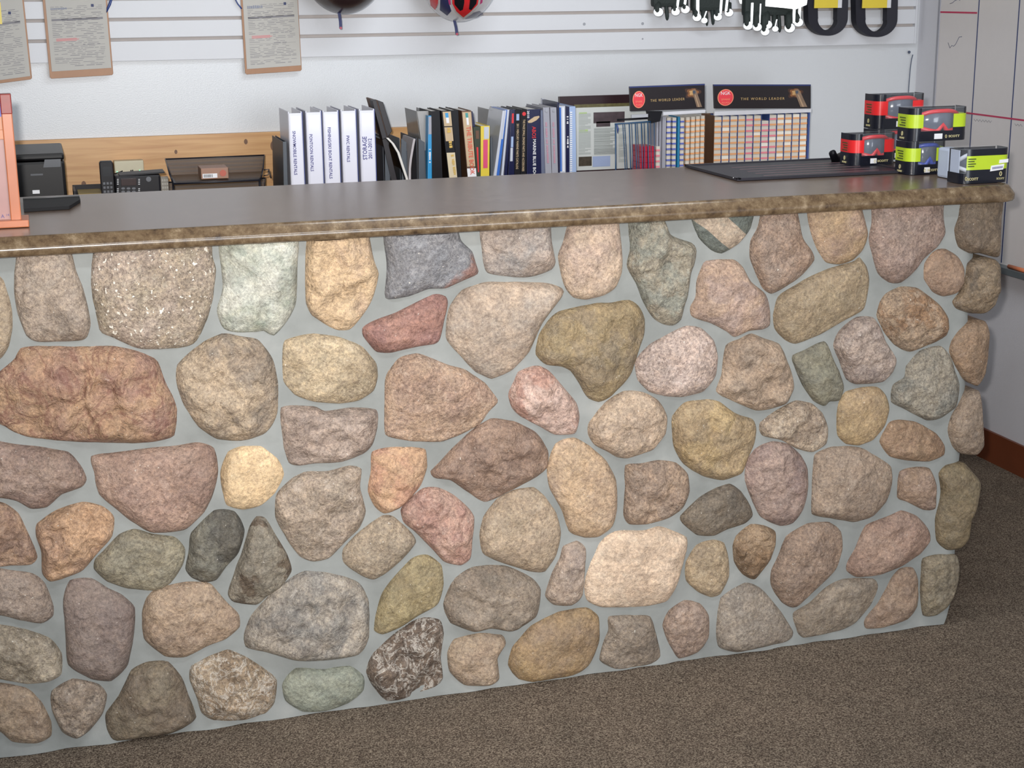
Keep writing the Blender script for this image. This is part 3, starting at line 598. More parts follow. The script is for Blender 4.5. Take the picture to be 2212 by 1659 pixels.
# ================================================================ binders, books and racks on the back counter
BY = 1.25                                                # the plane where the spines stand
def down(u0, v0, u1, v1, y, z=None):
    """the world x where the line through two pixels on plane y meets height z (default: back counter top)"""
    z = ZD if z is None else z
    a, b_ = onY(u0, v0, y), onY(u1, v1, y)
    t = (z - a.z)/(b_.z - a.z); return a.x + (b_.x - a.x)*t
INK = mat('navy_ink', (62, 62, 128), 0.6)
vinyl = mat('white_vinyl', (214, 214, 224), 0.32, var=0.02, spec=0.5)
vinyl_edge = mat('blue_vinyl_edge', (48, 62, 120), 0.4)
paper = mat('paper', (214, 210, 204), 0.9, var=0.03)
chrome = mat('chrome', (200, 200, 205), 0.2, metal=1.0)
def binder(u0, u1, vt, lines, label, y=BY, h=None):
    a = onY(u0, vt, y); b_ = onY(u1, vt, y); x0, x1, z1 = a.x, b_.x, (a.z+b_.z)/2
    t = thing('ring_binder', ((x0+x1)/2, y+0.13, ZD), label, 'binder', 'white ring binders standing on the back counter')
    D = 0.16
    obj('cover', MB().box(x0, x0+0.003, y, y+D, ZD, z1, 0, 0.0012), vinyl, t)
    obj('cover', MB().box(x1-0.003, x1, y, y+D, ZD, z1, 0, 0.0012).box(x1-0.0005, x1+0.0028, y+0.004, y+D, ZD, z1-0.002, 1), [vinyl, vinyl_edge], t)
    sp = obj('spine', MB().box(x0+0.001, x1-0.001, y-0.004, y+0.002, ZD, z1-0.004, 0, 0.0018), vinyl, t)
    obj('label_sleeve', MB().box(x0+0.005, x1-0.005, y-0.0052, y-0.004, ZD+0.006, z1-0.012, 0, 0.0005), mat('clear_sleeve', (226, 226, 238), 0.12, var=0.01), t)
    obj('pages', MB().box(x0+0.006, x1-0.006, y+0.02, y+D-0.012, ZD+0.003, z1-0.022, 0, 0.001), paper, t)
    obj('ring', MB().tube([( (x0+x1)/2 + 0.35*(x1-x0)*math.cos(q), y+0.012+0.02*math.sin(q), z1-0.05) for q in [PI*k/8 for k in range(9)]], 0.0015, 6), chrome, t)
    mb = MB()
    for (s, uc, va, vb, up, shear) in lines:
        ca, cb = onY(uc, va, y-0.0055), onY(uc, vb, y-0.0055); L_ = ca.z - cb.z
        o = ((ca.x+cb.x)/2, y-0.0056, (ca.z+cb.z)/2)
        if up: text_mb(s, o, (0, 0, 1), (-1, 0, 0), width=L_, height=0.0125 if s == 'STORAGE' else 0.0105, mb=mb, bold=0.012)
        else: text_mb(s, o, (0, 0, -1), (1, 0, 0), width=L_, height=0.0088, mb=mb, bold=0.012)
    obj('lettering', mb, INK, t)
    return t
binder(621.5, 651.5, 241, [('SNOWMOBILE RENTALS', 637, 283, 378, False, 0)], 'white ring binder with SNOWMOBILE RENTALS down its spine, leftmost binder')
binder(659.5, 693, 239, [('PONTOON RENTALS', 673, 290, 370, False, 0)], 'white ring binder with PONTOON RENTALS down its spine')
binder(696.5, 730, 238, [('FISHING/SKI BOAT RENTALS', 713, 275, 386, False, 0)], 'white ring binder with FISHING/SKI BOAT RENTALS down its spine')
binder(735.5, 768, 236, [('PWC RENTALS', 752, 293, 350, False, 0)], 'white ring binder with PWC RENTALS down its spine')
binder(775, 808, 235, [('STORAGE', 788, 295, 345, True, 0), ('2011-2012', 799.5, 299, 343, True, 0)], 'white ring binder marked STORAGE 2011-2012 up its spine')

def col(n, c, rough=0.45, **k): return mat(n, c, rough, **k)
BLACK = col('black_plastic', (17, 16, 22), 0.45, spec=0.25); NAVY = col('navy_gloss', (22, 26, 62), 0.25); WHT = col('white_print', (225, 225, 228), 0.5)
RED = col('red_print', (205, 40, 45), 0.4); STEEL = col('dark_steel', (70, 76, 84), 0.5); GREYV = col('grey_vinyl', (150, 150, 160), 0.45)
CYAN = col('cyan_print', (40, 140, 195), 0.35); BLUE = col('blue_gloss', (60, 105, 185), 0.15); TAN = col('tan_print', (188, 164, 132), 0.5)
ORNG = col('orange_red_print', (212, 92, 70), 0.5); YEL = col('yellow_print', (214, 190, 60), 0.4); PINK = col('pink_print', (206, 70, 110), 0.45)
SILV = col('silver_gloss', (190, 194, 205), 0.12); OCHRE = col('ochre_print', (200, 165, 80), 0.5); GRN = col('dark_green_print', (40, 50, 34), 0.5)
BROWN = col('brown_print', (96, 66, 46), 0.5); LBLUE = col('pale_blue_print', (150, 170, 205), 0.5)

def slab_pts(ut0, ut1, vt, ub0, ub1, vb, y):
    """front outline (x,z) of an upright or leaning book: pixel corners, carried on down to the counter top"""
    a, b_ = onY(ut0, vt, y), onY(ut1, vt, y); zt = (a.z+b_.z)/2
    return [(down(ut0, vt, ub0, vb, y), ZD), (down(ut1, vt, ub1, vb, y), ZD), (b_.x, zt), (a.x, zt)]
def book(name, ut0, ut1, vt, ub0, ub1, vb, m, label, y=BY, D=0.14, parts=(), letters=(), group=None, pages=True, cat='book', th=0.0012):
    """parts: (name, material, fraction across x0,x1, v0, v1); letters: (string, uc, va, vb, material, reads_up)"""
    P = slab_pts(ut0, ut1, vt, ub0, ub1, vb, y)
    t = thing(name, ((P[0][0]+P[1][0])/2, y+D/2, ZD), label, cat, group)
    (xa, _), (xb, _), (xc, zt), (xd, _) = P
    w_ = xb-xa; e = min(0.0016, w_*0.2)
    obj('cover', MB().prism([(xa, ZD), (xb, ZD), (xc, zt), (xd, zt)], y, y+0.004, 0, 0.0006)
        .prism([(xa, ZD), (xa+e, ZD), (xd+e, zt), (xd, zt)], y+0.003, y+D).prism([(xb-e, ZD), (xb, ZD), (xc, zt), (xc-e, zt)], y+0.003, y+D), m, t)
    if pages: obj('pages', MB().prism([(xa+e, ZD+0.002), (xb-e, ZD+0.002), (xc-e, zt-0.003), (xd+e, zt-0.003)], y+0.004, y+D-0.003), paper, t)
    def X(f, z):
        tt = (z-ZD)/(zt-ZD); l = xa+(xd-xa)*tt; r_ = xb+(xc-xb)*tt; return l+(r_-l)*f
    for pi_, (pn, pm, f0, f1, v0, v1) in enumerate(parts):
        um = (ut0+ut1)/2; z0 = max(ZD+0.001, onY(um, v1, y).z); z1 = min(zt-0.0008, onY(um, v0, y).z)
        obj(pn, MB().prism([(X(f0, z0), z0), (X(f1, z0), z0), (X(f1, z1), z1), (X(f0, z1), z1)], y-th-pi_*0.0003, y+0.0005), pm, t)
    byc = {}
    for (s, uc, va, vb_, lm, up, *hh) in letters:
        lh = hh[0]*0.00132 if hh else None; yl = y-th-0.0004-0.0003*len(parts)
        a, b2 = onY(uc[0] if isinstance(uc, tuple) else uc, va, yl), onY(uc[1] if isinstance(uc, tuple) else uc, vb_, yl)
        ax = (b2-a).normalized(); ctr = (a+b2)/2; per = Vector((-ax.z, 0, ax.x))
        mb = byc.setdefault(lm.name, (lm, MB()))[1]
        if not s: marks(a, b2, lh or 0.005, int(va*7), mb)
        elif up: text_mb(s, ctr, -ax, -per if per.x > 0 else per, width=(b2-a).length, height=lh, mb=mb, bold=0.01)
        else: text_mb(s, ctr, ax, per if per.x > 0 else -per, width=(b2-a).length, height=lh, mb=mb, bold=0.01)
    for lm, mb in byc.values(): obj('lettering', mb, lm, t)
    return t
# dark slim folder left of the binders
book('slim_folder', 611, 619, 306, 613, 622, 400, STEEL, 'thin dark green grey folder against the first white binder', cat='folder', pages=False, D=0.2)

# steel desk file with upright divider plates
SF = thing('desk_file', (1.0, BY+0.12, ZD), 'steel desk file with upright divider plates between white binders and manuals', 'desk file')
for (u, v, w_, y0, y1) in ((828, 299, 12, 1.27, 1.40), (864, 299, 14, 1.27, 1.40), (901, 299, 17, 1.27, 1.40)):
    a = onY(u, v, y0)
    mb = MB().prism([(a.x, ZD), (a.x+0.0016, ZD), (a.x+0.0016, a.z), (a.x, a.z)], y0+0.01, y1+0.08)
    mb.prism([(a.x, ZD), (a.x+w_*0.0013, ZD), (a.x+w_*0.0013, a.z-0.012), (a.x+0.004, a.z)], y0, y0+0.0015)
    mb.tube([(a.x+w_*0.0013, y0-0.001, ZD), (a.x+w_*0.0013, y0-0.001, a.z-0.035)], 0.0011, 6)
    obj('divider', mb, STEEL, SF)
a = onY(901, 299, 1.27); q = onY(828, 299, 1.27)
obj('base', MB().box(q.x-0.002, a.x+0.03, 1.262, 1.49, ZD, ZD+0.003), STEEL, SF)

# black padded folder leaning to the left over a curved catalogue
P = [onY(u, v, 1.262) for u, v in ((804, 217), (828, 221), (847, 283), (836, 297), (828, 296))]
pts = [(P[0].x, P[0].z), (P[1].x, P[1].z), (P[2].x, P[2].z), (P[3].x, P[3].z)]
b1 = onY(841, 330, 1.262); 
t = thing('padded_folder', (P[3].x, 1.36, ZD), 'black padded folder leaning left beside the STORAGE binder', 'folder')
low = (onY(866, 385, 1.262).x, onY(866, 385, 1.262).z)
obj('cover', MB().prism([(P[0].x, P[0].z), (P[0].x+0.012, P[0].z+0.001), (P[3].x+0.001, P[3].z), (P[3].x-0.013, P[3].z-0.006)], 1.262, 1.30, 0, 0.0015), col('black_leatherette', (26, 20, 26), 0.45), t)
obj('cover', MB().prism([(P[0].x+0.014, P[0].z+0.001), (P[1].x, P[1].z), (P[2].x, P[2].z), (P[3].x+0.002, P[3].z)], 1.262, 1.30, 0, 0.0015), col('black_leatherette', (26, 20, 26), 0.45), t)
obj('page_block', MB().prism([(P[0].x+0.011, P[0].z-0.001), (P[0].x+0.015, P[0].z), (P[3].x+0.003, P[3].z+0.002), (P[3].x-0.001, P[3].z)], 1.265, 1.40), BROWN, t)
obj('lower_cover', MB().prism([(P[3].x-0.013, P[3].z-0.006), (P[3].x+0.001, P[3].z), (low[0]+0.012, ZD), (low[0]-0.006, ZD)], 1.266, 1.40, 0, 0.001), col('black_leatherette', (26, 20, 26), 0.45), t)
def sheet(name, top, bot, mids, m, label, y0, y1, thick=0.004, cat='magazine', cover=None):
    """a limp sheaf of paper that sags sideways: front edge curve in pixels"""
    pts = [onY(u, v, y0) for u, v in [top]+mids+[bot]]
    pts.append(Vector((pts[-1].x + (pts[-1].x-pts[-2].x)*1.2, y0, ZD)))
    F = [(p.x, p.z) for p in pts]; B = [(x+thick, z) for x, z in F]
    t = thing(name, (F[-1][0], (y0+y1)/2, ZD), label, cat)
    obj('pages', MB().prism(F+B[::-1], y0, y1), m, t)
    if cover: obj('cover', MB().prism([(x-0.0016, z) for x, z in F]+F[::-1], y0-0.001, y1), cover, t)
    return t
sheet('catalogue', (834, 298), (876, 385), [(846, 310), (858, 330), (866, 355)], paper, 'thin catalogue curling over between the dividers beside the leaning black folder', 1.255, 1.45, 0.007, cover=BLACK)
sheet('leaflet', (894, 300), (884, 385), [(891, 315), (886, 345), (884, 365)], col('grey_paper', (176, 170, 172), 0.7), 'grey limp leaflet standing upright in the desk file', 1.27, 1.40, 0.005, cover=col('grey_paper', (176, 170, 172), 0.7))

G1 = 'repair manuals and catalogues in the first cluster'
clear = col('smoked_acrylic', (150, 148, 146), 0.15)
book('magazine_file', 901, 926, 240, 918, 924, 385, clear, 'grey translucent magazine file around the first cluster of manuals', D=0.15, pages=False, cat='magazine file', y=BY+0.03)
book('manual', 925, 932, 250, 924, 933, 384, CYAN, 'slim manual with bright cyan spine', letters=(('', 928.5, 316, 352, WHT, False, 4),), parts=(('spine_panel', GREYV, 0.1, 0.95, 252, 290),), group=G1)
book('manual', 931, 950, 240, 934, 956, 382, BLACK, 'thick black manual right of the slim cyan spine', group=G1)
book('manual', 953, 975, 239, 969, 988, 380, BLACK, 'manual with cream label, black gap and gold title leaning right', group=G1, y=BY-0.004,
     parts=(('spine_panel', TAN, 0.12, 0.92, 241, 305), ('tag', CYAN, 0.35, 0.65, 244, 254), ('tag', WHT, 0.38, 0.66, 254, 266), ('spine_panel', col('cream_print', (205, 190, 160), 0.5), 0.05, 0.95, 330, 384), ('spine_line', BLACK, 0, 1, 272.5, 274.5)),
     letters=(('', (969, 975), 276, 326, OCHRE, True, 8), ('', (977, 983), 334, 378, OCHRE, True, 6)))
book('manual', 975, 990, 238, 989, 997, 380, BLACK, 'black manual between the gold and the red lettered spines', group=G1)
book('manual', 997, 1018, 239, 1010, 1029, 379, BROWN, 'tan manual with large orange red lettering on its spine', group=G1, y=BY-0.002,
     parts=(('spine_panel', TAN, 0.05, 0.95, 242, 360), ('spine_panel', WHT, 0.0, 1, 364, 382), ('tag', col('teal_print', (60, 140, 140), 0.5), 0.35, 0.62, 244, 254), ('tag', WHT, 0.40, 0.62, 254, 270)),
     letters=(('THE TRIBUTE BOOK', (1012, 1021), 273, 377, ORNG, False, 10),))
book('manual', 1013, 1020.5, 241, 1027, 1031, 300, NAVY, 'narrow navy manual showing behind the orange red lettered spine', group=G1, y=BY+0.02)
book('manual', 1022, 1037, 274, 1030, 1038.5, 379, GRN, 'short dark green manual beside the yellow spine', group=G1, parts=(('spine_panel', RED, 0.3, 0.6, 318, 372), ('spine_panel', BROWN, 0.3, 0.8, 282, 300)))
book('manual', 1038.5, 1058, 272, 1038.5, 1057, 378, YEL, 'yellow spined manual with a bright pink panel', group=G1, parts=(('spine_panel', PINK, 0.28, 0.78, 302, 363), ('spine_panel', SILV, 0.35, 0.9, 274, 300)))
book('slim_folder', 1059, 1063, 296, 1060, 1066, 377, STEEL, 'thin dark folder right of the yellow spined manual', pages=False, cat='folder')

G2 = 'parts catalogues and marine books in the second cluster'
book('acrylic_stand', 1065, 1091, 238, 1066, 1072, 376, clear, 'clear acrylic stand behind the leaning glossy catalogues', D=0.16, pages=False, y=BY+0.09, cat='stand')
book('catalogue', 1086, 1091, 239, 1067, 1073, 375, SILV, 'glossy white catalogue leaning left, outermost of the leaning ones', group=G2, y=BY-0.01)
book('catalogue', 1091, 1096, 237, 1073, 1079, 375, BLUE, 'glossy blue catalogue leaning against the glossy white one', group=G2, y=BY-0.008, parts=(('spine_panel', SILV, 0.0, 0.55, 238, 300),))
book('catalogue', 1096, 1100, 237, 1083, 1088, 374, SILV, 'slim silver catalogue in the leaning bunch', group=G2, y=BY-0.004)
book('catalogue', 1100, 1104, 237, 1089, 1096, 374, NAVY, 'slim navy catalogue in the leaning bunch', group=G2, y=BY-0.002)
book('catalogue', 1104, 1112.5, 237, 1098, 1111, 373, NAVY, 'navy catalogue with red stripe and white panels on its spine', group=G2,
     parts=(('spine_panel', RED, 0.25, 0.7, 245, 266), ('spine_panel', LBLUE, 0.25, 0.7, 295, 318), ('spine_panel', SILV, 0.2, 0.65, 319, 348)))
book('catalogue', 1113, 1125, 236, 1112, 1124, 372, BLACK, 'black 2011 parts catalogue with a pale square at its top', group=G2,
     parts=(('tag', LBLUE, 0.2, 0.7, 246, 260),), letters=(('2011 MERCURY MARINE PARTS CATALOG', (1118.5, 1117), 267, 365, TAN, False, 5),))
book('catalogue', 1125.5, 1138, 236, 1125, 1136.5, 372, BLACK, 'black catalogue with a red dot at the top of its spine', group=G2,
     letters=(('THE PAGE SMALL ENGINE PARTS AND ACCESSORIES', (1132, 1130), 258, 370, TAN, False, 5),))
t = book('marine_price_guide', 1138.5, 1168, 236, 1138, 1169.5, 371, NAVY, 'thick navy book reading ABOS MARINE BLUE BOOK with a boat at its top', group=G2,
     letters=(('ABOS', 1153.5, 273, 299, RED, False, 9), ('MARINE BLUE BOOK', 1154.5, 301, 388, WHT, False, 7), ('2010', 1141, 239, 255, WHT, False, 5)))
a = onY(1132, 246, BY-0.0016); o_ = MB().disc((a.x, BY-0.0016, a.z), 0.0056, 0.0008); tt = [o for o in C.objects if o.get('label', '').startswith('black catalogue with a red dot')][0]
obj('emblem', o_, RED, tt)
hull = [(1139.5, 262), (1144, 259), (1154, 252), (1164, 250), (1165, 253), (1158, 260), (1148, 265), (1141, 265.5)]
obj('boat_picture', MB().prism([(onY(u, v, BY).x, onY(u, v, BY).z) for u, v in hull], BY-0.0022, BY), TAN, t)
# grey post binders
for (u0, u1, b0, b1, lab) in ((1173, 1186.5, 1178, 1191.5, 'grey post binder with a faint pink title, left of the pair'), (1188.5, 1202, 1192.5, 1205.5, 'grey post binder with a faint pink title, right of the pair')):
    tt = book('post_binder', u0, u1, 232, b0, b1, 370, GREYV, lab, group='pair of grey post binders', D=0.16, cat='binder',
              letters=(('', ((u0+u1)/2, (b0+b1)/2-1), 264, 352, col('faded_pink', (182, 134, 150), 0.6), False, 5),))
    a = onY((u0+u1)/2+0.5, 239, BY-0.001); obj('post', MB().disc((a.x, BY-0.0015, a.z), 0.0042, 0.001), chrome, tt)
book('slim_folder', 1166, 1172.5, 238, 1169.5, 1177.5, 371, col('slate_vinyl', (96, 102, 124), 0.4), 'slate blue folder between the navy marine book and the post binders', cat='folder', pages=False)
a, c_ = onY(1170, 212, BY+0.165), onY(1203, 222, BY+0.165)
t = thing('file_folder', ((a.x+c_.x)/2, BY+0.13, ZD), 'grey card folder sticking up behind the two post binders', 'folder')
obj('card', MB().prism([(a.x, ZD), (c_.x, ZD), (c_.x, c_.z), (a.x, a.z)], BY+0.165, BY+0.17), col('grey_card', (168, 170, 182), 0.6), t)
book('slim_folder', 1203.5, 1207.5, 221, 1206.5, 1209, 370, NAVY, 'thin navy folder left of the glossy spiral books', cat='folder', pages=False)
book('catalogue', 1208, 1221, 229, 1210, 1222, 368, SILV, 'glossy white and blue catalogue left of the spiral book', group=G2, parts=(('spine_panel', BLUE, 0.0, 0.28, 232, 370), ('spine_panel', WHT, 0.5, 0.75, 232, 370)))
book('catalogue', 1222, 1229.5, 231, 1223, 1229.5, 368, NAVY, 'slim navy catalogue beside the white spiral spine', group=G2, letters=(('', 1226, 251, 269, WHT, False, 4), ('', 1226.5, 288, 320, WHT, False, 4)))
t = book('spiral_book', 1230, 1243, 230, 1230.5, 1245, 367, LBLUE, 'pale blue book with a white plastic comb binding', group=G2)
mb = MB()
for k in range(44):
    zz = ZD+0.012+k*0.0062
    if zz > onY(1236, 233, BY).z: break
    xx = onY(1233, 300, BY).x; mb.box(xx-0.004, xx+0.0035, BY-0.0035, BY+0.001, zz, zz+0.0032, 0, 0.0006)
obj('comb_binding', mb, WHT, t)

# ---- magazine page in a display board
YM = 1.47
def rect(u0, v0, u1, v1, y):
    a, b_ = onY(u0, v0, y), onY(u1, v1, y); return a.x, b_.x, b_.z, a.z
a, c_ = onY(1208, 209, YM), onY(1412, 203, YM)
t = thing('magazine_board', ((a.x+c_.x)/2, YM+0.01, ZD), 'black display board holding a printed magazine page behind the blue wire rack', 'display board')
zt = onY(1300, 206, YM).z
obj('panel', MB().box(a.x, c_.x, YM, YM+0.012, ZD, zt, 0, 0.001), col('black_red_board', (38, 14, 20), 0.4), t)
def flat(name, u0, v0, u1, v1, y, m, par, th=0.0008):
    x0, x1, z0, z1 = rect(u0, v0, u1, v1, y); return obj(name, MB().box(x0, x1, y-th, y, max(z0, ZD+0.001), z1), m, par)
flat('picture_strip', 1240, 226, 1411, 232.5, YM, col('photo_strip', (92, 86, 52), 0.4, var=0.7, scale=90), t, 0.001)
flat('page', 1212, 234, 1411, 361, YM, col('magazine_paper', (196, 199, 196), 0.35, var=0.04), t, 0.0012)
flat('photograph', 1282, 243, 1349, 264, YM-0.0012, col('dark_photo', (74, 62, 66), 0.35, var=0.5, scale=60), t)
flat('photograph', 1288, 263, 1318, 273, YM-0.0012, col('dark_photo', (74, 62, 66), 0.35, var=0.5, scale=60), t)
flat('photograph', 1250, 339, 1278, 358, YM-0.0012, col('engine_photo', (66, 58, 48), 0.35, var=0.8, scale=80), t)
flat('caption_box', 1280, 338, 1318, 359, YM-0.0012, col('caption_blue', (150, 164, 196), 0.5), t)
mb = MB(); rr_ = random.Random(4)
for cidx, (ua, ub) in enumerate(((1250, 1276), (1283, 1330), (1336, 1352))):
    v = 246 if cidx == 0 else 277
    while v < (334 if cidx < 2 else 350):
        x0, x1, z0, z1 = rect(ua, v, ub - rr_.choice((0, 0, 0, 6, 12)), v+0.9, YM-0.0012); mb.box(x0, x1, YM-0.0016, YM-0.0012, z0, z1); v += 2.4
obj('printed_text', mb, col('grey_text', (166, 171, 168), 0.6), t)
mb = MB()
for (u0, v0, u1, v1) in ((1251, 243, 1268, 246), (1251, 280, 1270, 287), (1285, 305, 1300, 309), (1287, 327, 1302, 330)):
    x0, x1, z0, z1 = rect(u0, v0, u1, v1, YM-0.0012); mb.box(x0, x1, YM-0.0014, YM-0.0012, z0, z1)
obj('highlight_marks', mb, col('highlighter_green', (168, 190, 132), 0.6), t)

# ---- spark plug racks
sign_black = col('sign_black', (26, 18, 22), 0.35); sign_edge = col('sign_blue_edge', (40, 52, 104), 0.4)
cream = col('plug_box_card', (206, 198, 186), 0.45, var=0.04); PB = {'o': col('orange_band', (222, 160, 110), 0.4), 'p': col('pink_band', (222, 128, 140), 0.4), 'b': col('blue_band', (92, 104, 176), 0.4),
      'r': col('red_box_card', (176, 36, 62), 0.35), 'y': col('ochre_band', (214, 168, 92), 0.4)}
def ngk_sign(par, u0, v0, u1, v1, y, dv=0, lean=0.0):
    """dv: how many pixels lower the left end of the sign hangs"""
    a, b_ = onY(u0, v0+dv, y), onY(u1, v0, y); c_, d_ = onY(u1, v1, y), onY(u0+2, v1+dv, y)
    obj('sign_board', MB().prism([(a.x, a.z), (b_.x, b_.z), (c_.x, c_.z), (d_.x, d_.z)], y, y+0.006, 0, 0.0008), sign_black, par)
    obj('sign_border', MB().prism([(a.x, a.z), (b_.x, b_.z), (b_.x, b_.z-0.004), (a.x, a.z-0.004)], y-0.0006, y), sign_edge, par)
    W_ = u1-u0; H_ = v1-v0
    def at(fu, fv): return onY(u0+fu*W_, v0+dv*(1-fu)+fv*H_, y-0.0012)
    s_ = at(0.125, 0.54); rx = abs(at(0.125+0.078, 0.5).x-at(0.125, 0.5).x); rz = abs(at(0, 0.86).z-at(0, 0.2).z)/2
    mb = MB().disc((s_.x, y-0.001, s_.z), rx*1.05, 0.0006, 0, ry=rz*1.05).disc((s_.x, y-0.0016, s_.z), rx*0.94, 0.0006, 1, ry=rz*0.94)
    em = obj('emblem', mb, [col('coral_print', (232, 140, 110), 0.4), col('emblem_red', (222, 62, 74), 0.4)], par)
    p = at(0.125, 0.36); q = at(0.125, 0.66)
    mb = text_mb('NGK', (p.x, y-0.0024, p.z), (1, 0, 0.0), (0, 0, 1), width=rx*1.25, height=rz*0.42)
    obj('lettering', mb, WHT, em)
    mb = text_mb('SPARK', (q.x, y-0.0024, q.z+rz*0.12), (1, 0, 0), (0, 0, 1), width=rx*1.2, height=rz*0.24); text_mb('PLUGS', (q.x, y-0.0024, q.z-rz*0.28), (1, 0, 0), (0, 0, 1), width=rx*1.0, height=rz*0.22, mb=mb)
    obj('lettering', mb, col('coral_print', (232, 140, 110), 0.4), em)
    a1, a2 = at(0.28, 0.60), at(0.73, 0.58); d = (a2-a1)
    obj('lettering', text_mb('THE WORLD LEADER', ((a1.x+a2.x)/2, y-0.0014, (a1.z+a2.z)/2), (d.x, 0, d.z), (-d.z, 0, d.x), width=d.length, height=0.0075, spacing=1.35), col('gold_lettering', (190, 160, 110), 0.4), par)
    # glow burst and spark plug picture
    c0 = at(0.84, 0.34)
    for nm, sc_, mm, th_ in (('glow_picture', 1.25, col('umber_print', (62, 36, 26), 0.5, var=0.3, scale=60), 0.0003), ('glow_picture', 0.9, col('amber_print', (132, 84, 46), 0.5, var=0.4, scale=60), 0.0006), ('glow_picture', 0.55, col('straw_print', (190, 150, 100), 0.5, var=0.2, scale=60), 0.0009)):
        burst = []
        for k in range(40):
            q_ = 2*PI*k/40; r_ = (0.017 + 0.003*math.sin(5*q_+1))*sc_; burst.append((c0.x+1.15*r_*math.cos(q_), c0.z+max(-0.016, min(0.0125, r_*0.85*math.sin(q_)))))
        obj(nm, MB().prism(burst, y-th_-0.0003, y-0.0001), mm, par)
    mb = MB(); pl = [at(0.835, 0.22), at(0.872, 0.20), at(0.895, 0.34), at(0.962, 0.93), at(0.892, 0.93), at(0.845, 0.44)]
    mb.prism([(p.x, p.z) for p in pl], y-0.0020, y-0.0008)
    pl = [at(0.862, 0.42), at(0.875, 0.42), at(0.93, 0.93), at(0.912, 0.93)]
    mb.prism([(p.x, p.z) for p in pl], y-0.0023, y-0.0008, 2)
    mb.disc((at(0.856, 0.32).x, y-0.0024, at(0.856, 0.32).z), 0.0046, 0.0005, 1)
    obj('spark_plug_picture', mb, [col('brown_grey_print', (128, 106, 88), 0.35, var=0.3, scale=50), col('steel_print', (70, 78, 92), 0.3), col('pale_brown_print', (168, 140, 112), 0.35)], par)
PLUG = {}
NTH = ['first', 'second', 'third', 'fourth', 'fifth', 'sixth', 'seventh', 'eighth', 'ninth', 'tenth', 'eleventh', 'twelfth', 'thirteenth', 'fourteenth', 'fifteenth', 'sixteenth', 'seventeenth', 'eighteenth', 'nineteenth', 'twentieth', 'twenty first', 'twenty second', 'twenty third', 'twenty fourth', 'twenty fifth']
def plug_box(kind, x0, x1, z0, z1, y, D, label, group, gloss=False):
    key = (kind, gloss, round(x1-x0, 4), round(z1-z0, 4))
    if key in PLUG:
        s = PLUG[key]; o = s.copy(); C.objects.link(o); o.location = ((x0+x1)/2, y+D/2, z0); o['label'] = label; o['group'] = group; return o
    h = z1-z0; mb = MB()
    mb.box(x0, x1, y, y+D, z0, z1, 0, 0.0006)
    if kind != 'r': mb.box(x0-0.0003, x1+0.0003, y-0.0004, y+D, z0+0.08*h, z0+0.42*h, 1)
    base = PB['r'] if kind == 'r' else (cream if not gloss else col('glossy_card', (232, 226, 214), 0.12))
    o = obj('spark_plug_box', mb, [base, PB[kind]], label=label, cat='box', group=group)
    PLUG[key] = o; return o
# right rack
YR = 1.36
a, c_ = onY(1541, 240, YR), onY(1750, 240, YR)
RK = thing('spark_plug_rack', ((a.x+c_.x)/2, YR+0.06, ZD), 'right spark plug rack, level black sign above twelve columns of small boxes', 'rack', 'pair of spark plug racks')
ngk_sign(RK, 1541, 182.5, 1751.5, 234.5, YR-0.012)
zb = onY(1645, 237, YR).z; zb2 = onY(1645, 246, YR).z
rimb = col('rack_blue_edge', (52, 72, 128), 0.4)
obj('price_strip', MB().box(a.x, c_.x, YR-0.008, YR, zb2, zb, 0, 0.001), col('strip_white', (206, 206, 212), 0.4), RK)
obj('back_panel', MB().box(a.x, c_.x, YR+0.085, YR+0.09, ZD, zb2), BROWN, RK)
x0a, x1a = onY(1541, 300, YR).x, onY(1748, 300, YR).x
NC = 12; cw = (onY(1743, 300, YR).x-onY(1541.5, 300, YR).x)/NC; xs0 = onY(1541.5, 300, YR).x
rowp = (onY(1645, 258.5, YR).z-onY(1645, 342.5, YR).z)/7
ztop = onY(1645, 249, YR).z
for k in range(NC+1):
    xx = xs0+k*cw
    obj('divider', MB().box(xx-0.0011, xx+0.0006, YR-0.003, YR+0.085, ZD, zb2), rimb if k else BROWN, RK) if k < NC else obj('side_panel', MB().box(xx, xx+0.006, YR-0.004, YR+0.09, ZD, zb2), rimb, RK)
obj('shelf', MB().box(a.x, c_.x, YR-0.003, YR+0.085, ZD, ZD+0.003), rimb, RK)
pat = 'ooooporpoooo'
rg = random.Random(11)
gl = {(8, 0), (10, 0), (8, 1), (9, 1), (9, 3), (8, 3), (11, 4), (11, 5), (11, 6), (8, 4), (11, 7), (5, 3), (6, 5), (1, 2), (7, 4), (9, 5), (8, 7), (1, 7)}
nrow = int((ztop-ZD-0.004)/rowp)
for ci in range(NC):
    kd = {'o': 'o', 'p': 'p', 'r': 'p'}[pat[ci]]
    for ri in range(nrow):
        if ci == 6 and ri == 0: continue
        z1 = ztop-ri*rowp; k2 = 'o' if (kd == 'o' or (ci == 7 and ri % 3 == 1)) else 'p'
        if ci == 7: k2 = 'o' if ri % 3 == 1 else 'p'
        g_ = (ci, ri) in gl
        lab = ('glossy' if g_ else 'cream') + ' spark plug box, ' + ('orange' if k2 == 'o' else 'pink') + ' band, %s column, %s row down, right rack' % (NTH[ci], NTH[ri])
        plug_box(k2, xs0+ci*cw+0.0012, xs0+(ci+1)*cw-0.0016, z1-rowp+0.0004, z1, YR+rg.uniform(-0.0005, 0.0015), 0.075, lab,
                 ('glossy wrapped' if g_ else 'cream') + (' orange' if k2 == 'o' else ' pink') + ' banded boxes in the right rack', g_)
